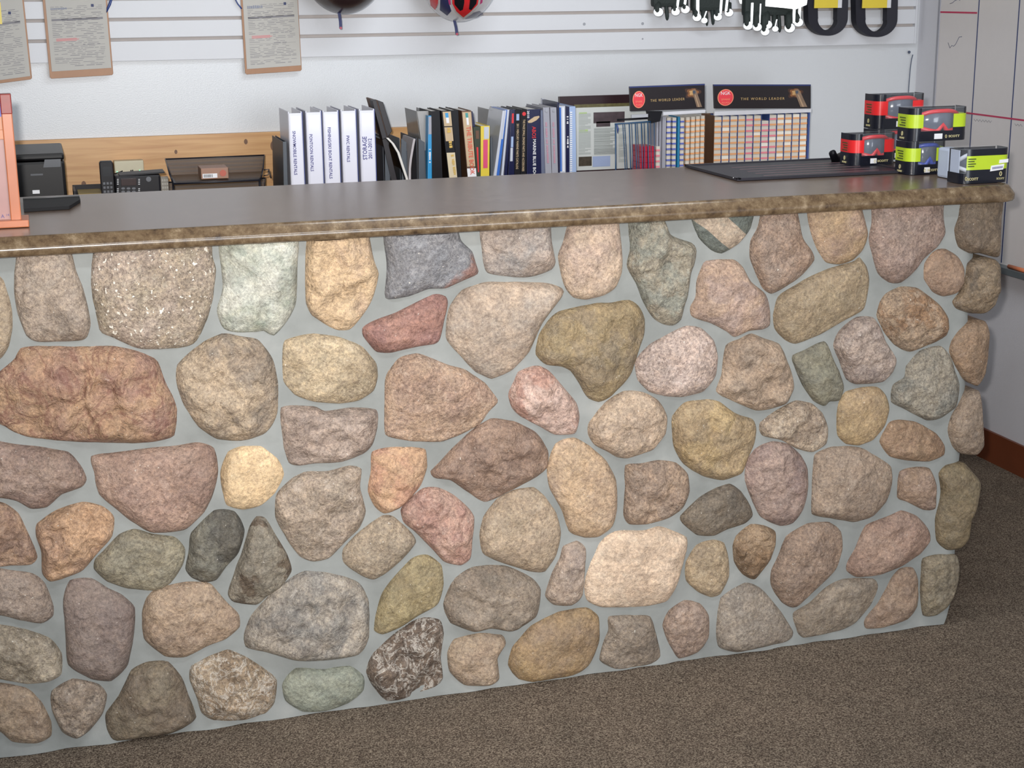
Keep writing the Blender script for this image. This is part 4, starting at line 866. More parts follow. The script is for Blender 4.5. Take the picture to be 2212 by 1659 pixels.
# left rack, turned a little and fronted by blue wires
YL = 1.30
RL = thing('spark_plug_rack', (onY(1440, 300, YL).x, YL+0.08, ZD), 'left spark plug rack with tilted black sign and blue wire front', 'rack', 'pair of spark plug racks')
ngk_sign(RL, 1359.5, 181, 1522.5, 234.5, YL-0.012, dv=6)
a, c_ = onY(1418, 243, YL), onY(1523, 243, YL)
p1, p2, p3, p4 = onY(1432, 242, YL-0.01), onY(1523, 237, YL-0.01), onY(1523, 243.5, YL-0.01), onY(1432, 249, YL-0.01)
obj('price_strip', MB().prism([(p1.x, p1.z), (p2.x, p2.z), (p3.x, p3.z), (p4.x, p4.z)], YL-0.012, YL-0.006), col('strip_white', (206, 206, 212), 0.4), RL)
p1, p2, p3, p4 = onY(1364, 248, YL), onY(1400, 246, YL), onY(1400, 253, YL), onY(1364, 255, YL)
obj('price_strip', MB().prism([(p1.x, p1.z), (p2.x, p2.z), (p3.x, p3.z), (p4.x, p4.z)], YL+0.0, YL+0.004), col('strip_grey', (170, 172, 178), 0.4), RL)
p1, p2, p3, p4 = onY(1400, 240, YL), onY(1430, 240, YL), onY(1424, 262, YL), onY(1406, 266, YL)
obj('bracket', MB().prism([(p1.x, p1.z), (p2.x, p2.z), (p3.x, p3.z), (p4.x, p4.z)], YL-0.004, YL+0.02), BLACK, RL)
wires = [(1329.5, 267, 1330, 361, .0022), (1345, 266, 1350, 360, .0012), (1349, 266, 1354, 360, .0012), (1359, 266, 1362, 360, .0017), (1364, 266, 1367, 360, .0011), (1372, 264, 1375, 360, .0017), (1376, 264, 1380, 360, .0011), (1385, 263, 1388, 360, .0017), (1391, 263, 1393, 360, .0011), (1399, 262, 1401, 359, .0017), (1405, 262, 1407, 359, .001), (1413, 261, 1414, 359, .0014)]
wm_ = col('blue_grey_wire', (44, 78, 112), 0.35)
for (u0, v0, u1, v1, r_) in wires:
    a, b_ = onY(u0, v0, YL), onY(u1, v1, YL); t_ = (ZD+0.002-a.z)/(b_.z-a.z)
    obj('wire', MB().tube([a, a+(b_-a)*t_], r_, 8), wm_, RL)
for (q1, q2, r_) in (((1328, 268), (1412, 262), .0022), ((1333, 259), (1412, 254), .003)):
    obj('rail', MB().tube([onY(q1[0], q1[1], YL+(0 if r_ < .0025 else 0.03)), onY(q2[0], q2[1], YL+(0 if r_ < .0025 else 0.03))], r_, 8), wm_ if r_ < .0025 else BLACK, RL)
for (u0, u1, b0, b1) in ((1333, 1338, 1333, 1337),):
    a = onY(1332, 268, YL-0.003); b_ = onY(1334, 288, YL-0.003)
    obj('clip', MB().tube([a, onY(1334.5, 278, YL-0.003), b_], [0.0015, 0.0032, 0.001], 8), rimb, RL)
cols_l = [('r', 1383.5, 1391.5, 316), ('r', 1391.5, 1399.5, 316), ('r', 1399.5, 1407.5, 316), ('r', 1407.5, 1416.5, 316), ('p', 1417.5, 1430, 316), ('b', 1440, 1451.5, 254), ('b', 1452, 1463.5, 254), ('b', 1469, 1479.5, 254), ('o', 1481, 1491, 253), ('o', 1492, 1502, 252), ('o', 1502.5, 1512.5, 251), ('o', 1513, 1523, 250)]
LN = {'r': 'dark red', 'p': 'pink banded', 'b': 'blue banded', 'o': 'orange banded'}
for cl_, (kd, u0, u1, vt) in enumerate(cols_l):
    rw_ = 0
    x0, x1 = onY(u0, 310, YL+0.01).x, onY(u1, 310, YL+0.01).x; z = onY((u0+u1)/2, vt, YL+0.01).z
    rp = rowp*0.96
    while z-rp > ZD+0.003:
        plug_box(kd, x0+0.0006, x0+0.0006+(0.0118 if kd != 'r' else 0.0098), z-rp+0.0005, z, YL+0.01, 0.07, '%s spark plug box, %s column, %s row down, left rack' % (LN[kd], NTH[cl_], NTH[rw_]), '%s boxes in the left rack' % LN[kd]); z -= rp; rw_ += 1
teal = col('teal_divider', (36, 120, 160), 0.4)
for (u0, u1, m_) in ((1431, 1438.5, GREYV), (1464, 1468.5, teal)):
    a, b_ = onY(u0, 252, YL+0.008), onY(u1, 252, YL+0.008); obj('divider', MB().box(a.x, b_.x, YL+0.006, YL+0.08, ZD, a.z), m_, RL)
for (u0, u1) in ((1418, 1422), (1424, 1428)):
    a, b_ = onY(u0, 262, YL+0.02), onY(u1, 262, YL+0.02); obj('divider', MB().box(a.x, b_.x, YL+0.018, YL+0.08, ZD, a.z), GREYV, RL)
a, b_ = onY(1364, 268, YL+0.09), onY(1523, 250, YL+0.09)
obj('shelf', MB().box(onY(1330, 300, YL).x, b_.x, YL-0.003, YL+0.09, ZD, ZD+0.003), BLACK, RL)
a = onY(1415, 262, YL+0.085)
obj('back_panel', MB().box(a.x, b_.x-0.002, YL+0.082, YL+0.086, ZD, onY(1470, 250, YL+0.085).z), BROWN, RL)

# ================================================================ left end of the back counter
# printer
YP = 1.28
x1, z1 = onY(138, 331, YP).x, onY(120, 331, YP).z
t = thing('printer', (x1-0.17, YP+0.15, ZD), 'black office printer with a small white sticker beside the pine board', 'printer')
PBK = col('printer_black', (9, 8, 11), 0.4, spec=0.3)
obj('body', MB().box(x1-0.34, x1, YP, YP+0.3, ZD, z1-0.02, 0, 0.008), PBK, t)
obj('scanner_lid', MB().box(x1-0.34, x1, YP-0.004, YP+0.3, z1-0.018, z1, 0, 0.006), PBK, t)
a, b_ = onY(98, 335, YP-0.001), onY(136, 360, YP-0.001)
obj('control_panel', MB().prism([(a.x, a.z), (b_.x-0.003, a.z), (b_.x-0.006, b_.z), (a.x-0.008, b_.z)], YP-0.003, YP+0.001), col('grey_gloss', (60, 64, 72), 0.3), t)
a, b_ = onY(70, 411, YP-0.001), onY(86, 418, YP-0.001)
obj('sticker', MB().box(a.x, b_.x, YP-0.0014, YP, b_.z, a.z), WHT, t)
a, b_ = onY(66, 376, YP), onY(93, 378.5, YP)
obj('paper_slot', MB().box(a.x, b_.x, YP-0.001, YP+0.001, b_.z, a.z), col('grey_gloss', (60, 64, 72), 0.3), t)
# low organiser with yellow note pad
a, b_ = onY(159, 413, 1.25), onY(228, 409, 1.25)
t = thing('note_tray', ((a.x+b_.x)/2, 1.31, ZD), 'low black tray holding a yellowish note pad left of the cordless phone', 'tray')
mb = MB().box(a.x, b_.x, 1.25, 1.256, ZD, a.z-0.012).box(a.x, b_.x, 1.37, 1.376, ZD, a.z+0.002).box(a.x, a.x+0.006, 1.25, 1.376, ZD, a.z).box(b_.x-0.006, b_.x, 1.25, 1.376, ZD, a.z).box(a.x, b_.x, 1.25, 1.376, ZD, ZD+0.004)
obj('tray', mb, BLACK, t)
obj('note_pad', MB().box(a.x+0.012, b_.x-0.01, 1.265, 1.365, ZD+0.004, a.z-0.010), col('note_pad', (150, 128, 76), 0.7), t)
# cordless phone in its cradle
a, b_ = onY(214, 349, 1.24), onY(244, 349, 1.24)
t = thing('cordless_phone', ((a.x+b_.x)/2, 1.26, ZD), 'black cordless phone handset standing upright in its cradle', 'phone')
xm = (a.x+b_.x)/2; hw = (b_.x-a.x)/2
obj('handset', MB().prism([(xm-hw*.92, ZD+0.02), (xm+hw*.92, ZD+0.02), (xm+hw, a.z-0.05), (xm+hw*.95, a.z-0.004), (xm+hw*.8, a.z), (xm-hw*.8, a.z), (xm-hw, a.z-0.004), (xm-hw, a.z-0.05)], 1.235, 1.262, 0, 0.004), BLACK, t)
obj('screen', MB().box(xm-hw*.6, xm+hw*.6, 1.2335, 1.236, a.z-0.040, a.z-0.014), col('lcd_dark', (38, 40, 44), 0.2), t)
mb = MB()
for r_ in range(5):
    for c_ in range(3): mb.box(xm-hw*.7+c_*hw*.5, xm-hw*.7+c_*hw*.5+hw*.38, 1.2325, 1.236, a.z-0.062-r_*0.011, a.z-0.055-r_*0.011, 0, 0.001)
obj('keypad', mb, col('key_grey', (86, 88, 94), 0.5), t)
obj('cradle', MB().box(xm-hw*1.3, xm+hw*1.3, 1.225, 1.30, ZD, ZD+0.022, 0, 0.005), BLACK, t)
# cream network box on the wall board
a, b_ = onY(246, 348.5, 1.64), onY(312, 378, 1.64)
t = thing('network_box', ((a.x+b_.x)/2, 1.66, b_.z), 'cream network box with two tiny green lamps fixed on the pine board behind the phones', 'network box')
obj('housing', MB().box(a.x, b_.x, 1.64, 1.682, b_.z-0.014, a.z, 0, 0.003), col('cream_plastic', (196, 188, 162), 0.5), t)
for (u, v) in ((253, 371), (302, 368)):
    p = onY(u, v, 1.639); obj('indicator_lamp', MB().disc((p.x, 1.639, p.z), 0.0014, 0.001), col('lamp_green', (120, 230, 180), 0.3, emit=(120, 255, 190), estr=1.5), t)
p, q = onY(246, 376, 1.638), onY(265, 369, 1.638)
obj('antenna', MB().tube([(p.x, 1.636, p.z), (q.x, 1.634, q.z)], 0.0018, 6), BLACK, t)
p = onY(286, 369, 1.6395)
obj('printed_mark', marks(p+Vector((-0.006, 0, 0)), p+Vector((0.006, 0, 0)), 0.006, 5), BLACK, t)
# desk phone
a, b_ = onY(248, 381, 1.20), onY(346, 376, 1.20)
t = thing('desk_phone', ((a.x+b_.x)/2, 1.22, ZD), 'black multi line desk phone with display and round keys', 'phone')
z1 = a.z; x0, x1 = a.x, b_.x
obj('body', MB().box(x0, x1, 1.20, 1.26, ZD, z1, 0, 0.005), BLACK, t)
obj('hood', MB().prism([(x0+0.012, z1-0.001), (x1+0.012, z1+0.003), (x1+0.012, z1+0.007), (x0+0.012, z1+0.003)], 1.20, 1.27), BLACK, t)
def fr(par, name, u0, v0, u1, v1, y, m, bev=0.0006, th=0.0015):
    p, q = onY(u0, v0, y), onY(u1, v1, y); return obj(name, MB().box(p.x, q.x, y-th, y+0.0005, q.z, p.z, 0, bev), m, par)
fr(t, 'display', 261, 386, 295, 400, 1.20, col('lcd_brown', (58, 46, 46), 0.2))
mb = MB()
for u in (266, 277.5, 289):
    for v in (407, 414): p = onY(u, v, 1.199); mb.disc((p.x, 1.199, p.z), 0.0050, 0.001, ry=0.0030)
obj('key', mb, col('key_grey', (86, 88, 94), 0.5), t)
mb = MB()
for u in (254.5, 300.5):
    for v in (387.5, 391, 394.5, 398, 407.5, 411, 414.5, 421): p = onY(u, v, 1.199); mb.box(p.x-0.0022, p.x+0.0022, 1.198, 1.2002, p.z-0.0007, p.z+0.0007)
obj('label_strip', mb, WHT, t)
p = onY(321, 387, 1.199); obj('speaker_button', MB().disc((p.x, 1.199, p.z), 0.0068, 0.0012), col('key_grey', (86, 88, 94), 0.5), t)
fr(t, 'label_strip', 313, 417, 333, 419, 1.20, WHT)
# small grey keypad
a, b_ = onY(346, 382, 1.26), onY(363, 381, 1.26)
t = thing('calculator', ((a.x+b_.x)/2, 1.265, ZD), 'small grey calculator standing between the desk phone and the mesh tray', 'calculator')
obj('body', MB().box(a.x, b_.x, 1.255, 1.268, ZD, a.z, 0, 0.002), col('grey_plastic', (128, 122, 112), 0.5), t)
mb = MB()
for r_ in range(6):
    for c_ in range(3): mb.box(a.x+0.003+c_*0.006, a.x+0.0075+c_*0.006, 1.2535, 1.256, a.z-0.012-r_*0.010, a.z-0.006-r_*0.010)
obj('keypad', mb, col('key_light', (160, 156, 146), 0.5), t)

# two tier mesh letter tray
mesh_m = bpy.data.materials.new('wire_mesh'); mesh_m.use_nodes = True
N, L, b = nodes_of(mesh_m)
b.inputs['Base Color'].default_value = lin((52, 40, 36)); b.inputs['Roughness'].default_value = 0.5
tc = N.new('ShaderNodeTexCoord'); nn_ = N.new('ShaderNodeTexVoronoi'); nn_.inputs['Scale'].default_value = 420; nn_.distance = 'MANHATTAN'; nn_.inputs['Randomness'].default_value = 0.0
L.new(tc.outputs['Object'], nn_.inputs['Vector'])
rr = ramp(N, [(0.42, (0, 0, 0)), (0.50, (1, 1, 1))]); L.new(nn_.outputs['Distance'], rr.inputs[0])
mxm = N.new('ShaderNodeMath'); mxm.operation = 'MULTIPLY_ADD'; mxm.inputs[1].default_value = 0.55; mxm.inputs[2].default_value = 0.28
L.new(rr.outputs['Color'], mxm.inputs[0]); L.new(mxm.outputs[0], b.inputs['Alpha'])
WIRE = col('black_wire', (26, 26, 36), 0.4)
t = thing('letter_tray', (0.46, 1.32, ZD), 'two tier black wire mesh letter tray with a small carton in its upper tier', 'letter tray')
TLp, TRp = onY(357, 345, 1.46), onY(571, 334, 1.46)
for lvl, (vL, vR, zoff) in enumerate(((345, 334, 0.0), (398, 388, 0.0))):
    pass
zt = (TLp.z+TRp.z)/2; x0, x1 = TLp.x, TRp.x
zb_ = onY(470, 393, 1.22).z; xf0, xf1 = onY(377, 393, 1.22).x, onY(560, 391, 1.22).x
def panel(mb, a, b_, c_, d_): mb.add([a, b_, c_, d_], [[0, 1, 2, 3]])
for lvl, dz in ((0, 0.0), (1, -0.066)):
    zt_, zf_ = zt+dz, zb_+dz; zfloor = zf_-0.002
    lo = max(ZD+0.002, zfloor)
    bl, br = Vector((x0, 1.46, zt_)), Vector((x1, 1.46, zt_)); bl2, br2 = Vector((x0+0.012, 1.45, lo)), Vector((x1-0.012, 1.45, lo))
    fl_, fr_ = Vector((xf0-0.004, 1.22, zf_+0.0)), Vector((xf1+0.004, 1.22, zf_)); fl2, fr2 = Vector((xf0, 1.225, lo)), Vector((xf1, 1.225, lo))
    fl3, fr3 = Vector((xf0-0.012, 1.22, zf_+0.030)), Vector((xf1+0.012, 1.22, zf_+0.03))
    mb = MB(); panel(mb, bl2, br2, fr2, fl2); panel(mb, bl, br, br2, bl2); panel(mb, bl, bl2, fl2, fl3); panel(mb, br2, br, fr3, fr2)
    obj('mesh_tray', mb, mesh_m, t)
    obj('rim', MB().tube([fl_, fl3, bl, br, fr3, fr_], 0.0022, 8).tube([fl_, fr_], 0.0024, 8), WIRE, t)
    obj('mesh_side', MB().prism([(fl3.x-0.002, zf_+0.028), (fl3.x+0.012, zf_+0.012), (xf0+0.006, lo), (xf0-0.004, lo)], 1.222, 1.226), WIRE, t)
for xx, s_ in ((xf0, -1), (xf1, 1)):
    obj('side_post', MB().tube([(xx+0.003*s_, 1.235, ZD), (xx+0.003*s_, 1.235, zb_+0.002)], 0.003, 8), WIRE, t)
p = onY(578, 373, 1.23)
obj('stacking_loop', MB().tube([(p.x-0.010, 1.23, p.z+0.008), (p.x+0.004, 1.23, p.z+0.009), (p.x+0.007, 1.23, p.z-0.008), (p.x+0.009, 1.23, p.z-0.016)], 0.0018, 6).tube([(p.x-0.011, 1.23, p.z-0.008), (p.x+0.002, 1.23, p.z-0.006), (p.x+0.002, 1.23, p.z+0.006)], 0.0016, 6), WIRE, t)
a, b_ = onY(433, 366, 1.30), onY(470, 388, 1.30)
t = thing('small_carton', ((a.x+b_.x)/2, 1.33, b_.z), 'small brown carton with a barcode label lying in the letter tray', 'carton')
crd = col('carton_card', (150, 112, 92), 0.5); zfl = zb_+0.0005
obj('carton', MB().box(a.x, a.x+0.075, 1.29, 1.37, zfl, zfl+0.030, 0, 0.0015), crd, t)
obj('label', MB().box(a.x+0.004, a.x+0.044, 1.2892, 1.2902, zfl+0.003, zfl+0.015), WHT, t)
mb = MB(); rg2 = random.Random(3); xx = a.x+0.007
while xx < a.x+0.032: w_ = rg2.choice((0.0008, 0.0013)); mb.box(xx, xx+w_, 1.2885, 1.2895, zfl+0.005, zfl+0.013); xx += w_+rg2.choice((0.0007, 0.0012))
obj('barcode', mb, col('grey_ink', (96, 96, 100), 0.6), t)
obj('emblem', MB().disc((a.x+0.060, 1.2893, zfl+0.015), 0.009, 0.0006), col('terracotta_print', (176, 84, 66), 0.5), t)

# ================================================================ things on the stone counter
# flat black pad at the left
zc = ZT+0.0004
q = [onZ(50, 437, zc), onZ(172, 431, zc), onZ(174, 437, zc), onZ(150, 452, zc), onZ(52, 458, zc)]
t = thing('black_pad', (q[0].x, q[0].y, zc), 'thin black pad lying on the worktop behind the wooden frame', 'pad')
mb = MB(); n = len(q)
vs = [Vector((p.x, p.y, zc)) for p in q]+[Vector((p.x, p.y, zc+0.007)) for p in q]
mb.add(vs, [list(range(n)), [n+k for k in range(n)][::-1]]+[[k, (k+1) % n, n+(k+1) % n, n+k] for k in range(n)])
obj('pad', mb, col('pad_black', (14, 14, 17), 0.6, spec=0.2), t)
obj('rim', MB().tube([v+Vector((0, 0, 0.001)) for v in vs[n:n+2]], 0.002, 6), col('pad_rim', (92, 92, 92), 0.4), t)
# wooden frame at the far left
frame_w = mat('orange_pine', (174, 100, 62), 0.35, var=0.18, scale=14)
YF = 0.115
t = thing('wooden_display_frame', (-0.15, 0.12, zc), 'orange pine display frame with a pinkish panel on the left end of the worktop', 'display frame')
xr_t, xr_b = onY(22, 203, YF), onY(47, 478, YF)
xl_b = onY(22, 478, YF).x; xpl = xr_b.x
zt = xr_t.z
wid = 0.020
obj('post', MB().box(xpl-wid, xpl, YF-0.004, YF+0.022, zc+0.012, zt, 0, 0.002), frame_w, t)
obj('post', MB().box(-0.30, -0.28, YF-0.004, YF+0.022, zc+0.012, zt, 0, 0.002), frame_w, t)
obj('post_cap', MB().box(xpl-wid-0.0005, xpl+0.0005, YF-0.0046, YF+0.0225, zt-0.038, zt+0.0005, 0, 0.002), col('red_stain', (128, 30, 16), 0.4, var=0.3), t)
b1 = onZ(64, 487, zc+0.012)
obj('base', MB().box(-0.32, onY(63, 485, 0.095).x, 0.095, 0.175, zc, zc+0.014, 0, 0.002), frame_w, t)
obj('panel', MB().box(-0.281, xpl-wid+0.001, YF+0.004, YF+0.010, zc+0.012, onY(10, 281, YF).z, 0), col('pinkish_panel', (160, 118, 112), 0.35, var=0.10, scale=30), t)
obj('upper_panel', MB().box(-0.281, xpl-wid+0.001, YF+0.002, YF+0.008, onY(10, 281, YF).z+0.0002, zt-0.004, 0), col('upper_pine', (190, 122, 82), 0.4, var=0.1, scale=18), t)
a, b_ = onY(-14, 206, YF), onY(3, 252, YF)
obj('blue_sticker', MB().box(a.x, b_.x, YF+0.0012, YF+0.0022, b_.z, a.z), col('sticker_blue', (52, 66, 170), 0.4), t)
a, b_ = onY(-20, 281, YF), onY(10, 301, YF)
obj('drawer_front', MB().box(a.x, b_.x, YF-0.001, YF+0.004, b_.z, a.z, 0, 0.001), col('upper_pine', (206, 146, 104), 0.4), t)
p = onY(7, 467, YF+0.004)
obj('lettering', text_mb('A', (p.x-0.001, YF+0.0035, p.z), (1, 0, 0), (0, 0, 1), height=0.007), col('violet_ink', (96, 84, 130), 0.6), t)
p = onY(17, 464, YF+0.004)
obj('lettering', text_mb('14', (p.x, YF+0.0035, p.z), (1, 0, 0), (0, 0, 1), height=0.0045), col('violet_ink', (96, 84, 130), 0.6), t)

# counter mat
mat_m = col('mat_rubber', (36, 34, 42), 0.45, bump=0.1)
q = [onZ(1479, 357, zc), onZ(1576, 391, zc), onZ(1990, 379, zc), onZ(1850, 345, zc)]
X0m, X1m = (q[0].x+q[1].x)/2, 2.02; Y0m, Y1m = 0.26, 0.575
t = thing('counter_mat', ((X0m+X1m)/2, (Y0m+Y1m)/2, zc), 'dark rubber counter mat with a raised border at the right of the worktop', 'mat')
obj('mat', MB().box(X0m, X1m, Y0m, Y1m, zc, zc+0.004, 0, 0.001), mat_m, t)
mb = MB().box(X0m, X1m, Y0m, Y0m+0.010, zc+0.003, zc+0.007, 0, 0.001).box(X0m, X0m+0.010, Y0m, Y1m, zc+0.003, zc+0.007, 0, 0.001).box(X0m, X1m, Y1m-0.01, Y1m, zc+0.003, zc+0.007, 0, 0.001).box(X1m-0.01, X1m, Y0m, Y1m, zc+0.003, zc+0.007, 0, 0.001)
obj('border', mb, mat_m, t)
mb = MB()
for k in range(5): mb.box(X0m+0.09, X1m-0.06, Y0m+0.045+k*0.045, Y0m+0.049+k*0.045, zc+0.0035, zc+0.0046)
obj('printed_line', mb, col('mat_line', (112, 88, 92), 0.4), t)
p = onZ(1584, 387, zc+0.004); obj('rivet', MB().sphere((p.x, p.y, zc+0.007), 0.0014, 0.0014, 0.0014, seg=8, ring=6), chrome, t)
# black pen end / scanner behind the mat
a, b_ = onY(1797, 326, 0.50), onY(1808, 350, 0.50)
t = obj('stapler', MB().tube([(a.x, 0.49, a.z-0.002), (a.x+0.002, 0.50, a.z-0.006), (b_.x, 0.51, b_.z+0.006), (b_.x+0.03, 0.53, zc+0.014)], [0.006, 0.0095, 0.0115, 0.012], 14), BLACK,
        label='small round ended black stapler leaning up behind the goggle boxes', cat='stapler')

# goggle boxes
GBK = col('carton_black', (20, 22, 32), 0.25); LIME = col('lime_label', (176, 200, 40), 0.35); LRED = col('red_label', (214, 40, 42), 0.3)
WINC = bpy.data.materials.new('clear_window'); WINC.use_nodes = True; N, L, b = nodes_of(WINC)
b.inputs['Base Color'].default_value = (0.55, 0.58, 0.62, 1); b.inputs['Roughness'].default_value = 0.06; b.inputs['Alpha'].default_value = 0.10; b.inputs['Coat Weight'].default_value = 0.3
tcw = N.new('ShaderNodeTexCoord'); nw = N.new('ShaderNodeTexNoise'); nw.inputs['Scale'].default_value = 25; L.new(tcw.outputs['Object'], nw.inputs['Vector'])
bw = N.new('ShaderNodeBump'); bw.inputs['Strength'].default_value = 0.12; L.new(nw.outputs['Fac'], bw.inputs['Height']); L.new(bw.outputs['Normal'], b.inputs['Normal'])
INKG = col('dark_green_ink', (60, 74, 24), 0.5); GOLD = col('pale_gold_print', (196, 186, 140), 0.4)
def rcol(mb, x0, x1, y0, y1, z0, z1, r_, sides, mi=0):
    """a box with rounded front corners, only the outer skin: sides picks a stretch of the outline; parameter by fraction"""
    out = [(x0, y1)]
    for k in range(7): a = PI + (k/6)*PI/2; out.append((x0+r_+r_*math.cos(a), y0+r_+r_*math.sin(a)))
    for k in range(7): a = 1.5*PI + (k/6)*PI/2; out.append((x1-r_+r_*math.cos(a), y0+r_+r_*math.sin(a)))
    out.append((x1, y1)); return out
def wrap(mb, O, s0, s1, z0, z1, off, mi=0, slope=0.0):
    """strip that follows the outline O from arc length s0 to s1, lifted by off"""
    L_ = [0]
    for a, b2 in zip(O, O[1:]): L_.append(L_[-1]+math.hypot(b2[0]-a[0], b2[1]-a[1]))
    def P(s):
        i = 0
        while i < len(L_)-2 and s > L_[i+1]: i += 1
        f = (s-L_[i])/(L_[i+1]-L_[i]); a, b2 = O[i], O[i+1]
        nx, ny = (b2[1]-a[1]), -(b2[0]-a[0]); l = math.hypot(nx, ny)
        return (a[0]+(b2[0]-a[0])*f - 0*nx, a[1]+(b2[1]-a[1])*f, nx/l, ny/l)
    n = 36; vs = []
    for k in range(n+1):
        s = s0+(s1-s0)*k/n; x, y, nx, ny = P(min(max(s, 0), L_[-1]))
        # outward is to the left of travel direction reversed: outline runs left side -> front -> right side
        ox, oy = -(-nx), ny
        if ny > 0 and abs(ny) > 0.5: oy = -ny
        cx = (O[0][0]+O[-1][0])/2; cy = O[0][1]-0.03
        if (x-cx)*nx + (y-cy)*ny < 0: nx, ny = -nx, -ny
        vs.append((x+nx*off, y+ny*off, z0)); vs.append((x+nx*off, y+ny*off, z1))
    mb.add(vs, [[2*k, 2*k+2, 2*k+3, 2*k+1] for k in range(n)], mi, True)
    return L_[-1], P
def goggle_box(x0, x1, y0, D, z0, H, lab_m, lens, label, style='side', text='SCOTT', tilt=0):
    t = thing('goggle_box', ((x0+x1)/2, y0+D/2, z0), label, 'box', 'goggle boxes at the right end of the worktop')
    r_ = 0.022; y1 = y0+D; O = rcol(None, x0, x1, y0, y1, 0, 0, r_, None)
    tot = sum(math.hypot(b2[0]-a[0], b2[1]-a[1]) for a, b2 in zip(O, O[1:])); W_ = x1-x0
    sF = D-r_+PI*r_/2                       # arc length where the flat front begins
    z1 = z0+H
    # base tray and lid
    mb = MB(); n = len(O)
    for (za, zb_, sc) in ((z0, z0+H*0.30, 0),):
        vs = [(x, y, za) for x, y in O]+[(x, y, zb_) for x, y in O]
        mb.add(vs, [list(range(n))[::-1], [n+k for k in range(n)]]+[[k, (k+1) % n, n+(k+1) % n, n+k] for k in range(n)])
    obj('carton', mb, GBK, t)
    mb = MB(); vs = [(x, y, z1-0.0015) for x, y in O]+[(x, y, z1) for x, y in O]
    mb.add(vs, [list(range(n))[::-1], [n+k for k in range(n)]]+[[k, (k+1) % n, n+(k+1) % n, n+k] for k in range(n)])
    obj('lid', mb, WINC, t)
    mb = MB(); wrap(mb, O, 0, tot, z0+H*0.28, z1, -0.0004); obj('window', mb, WINC, t)
    mb = MB().box(x0+0.002, x1-0.002, y1-0.0015, y1, z0, z1-0.002); obj('back', mb, GBK, t)
    # printed sleeve: left side and corner, right stretch
    lb0, lb1 = 0.0, sF+W_*0.02 if style == 'side' else sF + W_*0.62
    if style == 'front': lb0, lb1 = sF-0.012, tot-0.004
    mb = MB(); wrap(mb, O, lb0, lb1, z0+H*0.02, z1-0.0005, 0.0003); obj('sleeve', mb, GBK, t)
    mb = MB(); wrap(mb, O, lb0, lb1+(0.006 if style == 'side' else 0), z0+H*0.40, z0+H*0.80, 0.0007); lb = obj('label_band', mb, lab_m, t)
    if style == 'side':
        mb = MB(); wrap(mb, O, tot-D-W_*0.22, tot, z0+H*0.02, z0+H*0.42, 0.0003); wrap(mb, O, tot-D-0.004, tot, z0+H*0.80, z1-0.0005, 0.0003); obj('sleeve', mb, GBK, t)
        mb = MB(); wrap(mb, O, tot-D-W_*0.22, tot, z0+H*0.40, z0+H*0.80, 0.0007); obj('label_band', mb, lab_m, t)
        mb = MB(); wrap(mb, O, sF, tot, z0+H*0.02, z0+H*0.22, 0.0005); obj('front_strip', mb, GBK, t)
    # lettering
    zb_ = z0+H*0.13
    if style == 'side':
        text_x = x1-r_-0.012
        obj('lettering', text_mb(text, (text_x-0.006, y0-0.0016, zb_), (1, 0, 0), (0, 0, 1), width=0.030, height=0.0055, bold=0.02), GOLD, t)
        obj('emblem', text_mb('0', (text_x-0.028, y0-0.0016, zb_), (1, 0, 0), (0, 0, 1), height=0.0085), GOLD, t)
        ye = y0+r_*0.10+0.0; 
        obj('emblem', text_mb('0', (x0-0.0016, y0+D*0.62, z0+H*0.22), (0, -1, 0), (0, 0, 1), height=0.011), GOLD, t)
        obj('lettering', text_mb(text, (x0-0.0016, y0+D*0.62, z0+H*0.09), (0, -1, 0), (0, 0, 1), width=0.02), GOLD, t)
        obj('emblem', text_mb('0', (x0-0.0018+0.0125, y0-0.0002+0.0058, z0+H*0.60), (0.75, -0.66, 0), (0, 0, 1), height=0.013), INKG, t)
        mb = MB()
        for k in range(4): mb.box(x0-0.0018, x0-0.001, y0+D*0.42, y0+D*0.42+0.026-0.004*(k % 3), z0+H*(0.68-0.075*k), z0+H*(0.71-0.075*k))
        obj('printed_text', mb, INKG, t)
        obj('price_sticker', MB().box(x0+W_*0.40, x0+W_*0.54, y0-0.0014, y0-0.0006, z0+H*0.06, z0+H*0.22), WHT, t)
    else:
        xm = (x0+x1)/2
        obj('lettering', text_mb(text, (x0+0.026, y0-0.0016, z0+H*0.14), (1, 0, 0), (0, 0, 1), width=0.028, height=0.006, bold=0.02), GOLD, t)
        obj('emblem', text_mb('0', (x0+0.0085, y0-0.0016, z0+H*0.16), (1, 0, 0), (0, 0, 1), height=0.009), GOLD, t)
        obj('emblem', text_mb('0', (x1-0.026, y0-0.0016, z0+H*0.26), (1, 0, 0), (0, 0, 1), height=0.011), GOLD, t)
        obj('lettering', text_mb(text, (x1-0.026, y0-0.0016, z0+H*0.12), (1, 0, 0), (0, 0, 1), width=0.020), GOLD, t)
        obj('inner_card', MB().box(x0+0.003, x0+0.0045, y0+r_, y1-0.004, z0+H*0.28, z1-0.004), col('pouch_white', (186, 196, 216), 0.4), t)
        mb = MB()
        for k in range(4): mb.box(x0+0.012, x0+0.032-0.004*(k % 2), y0-0.0016, y0-0.001, z0+H*(0.70-0.07*k), z0+H*(0.73-0.07*k))
        obj('printed_text', mb, INKG, t)
        Q = [(x1-0.054, z0+H*0.34), (x1-0.020, z0+H*0.38), (x1-0.018, z0+H*0.54), (x1-0.052, z0+H*0.50)]
        st = obj('price_sticker', MB().prism(Q, y0-0.0018, y0-0.0006).prism([(x1-0.032, z0+H*.56), (x1-0.008, z0+H*.58), (x1-0.008, z0+H*.68), (x1-0.031, z0+H*.66)], y0-0.0018, y0-0.0006), WHT, t)
        mb = MB()
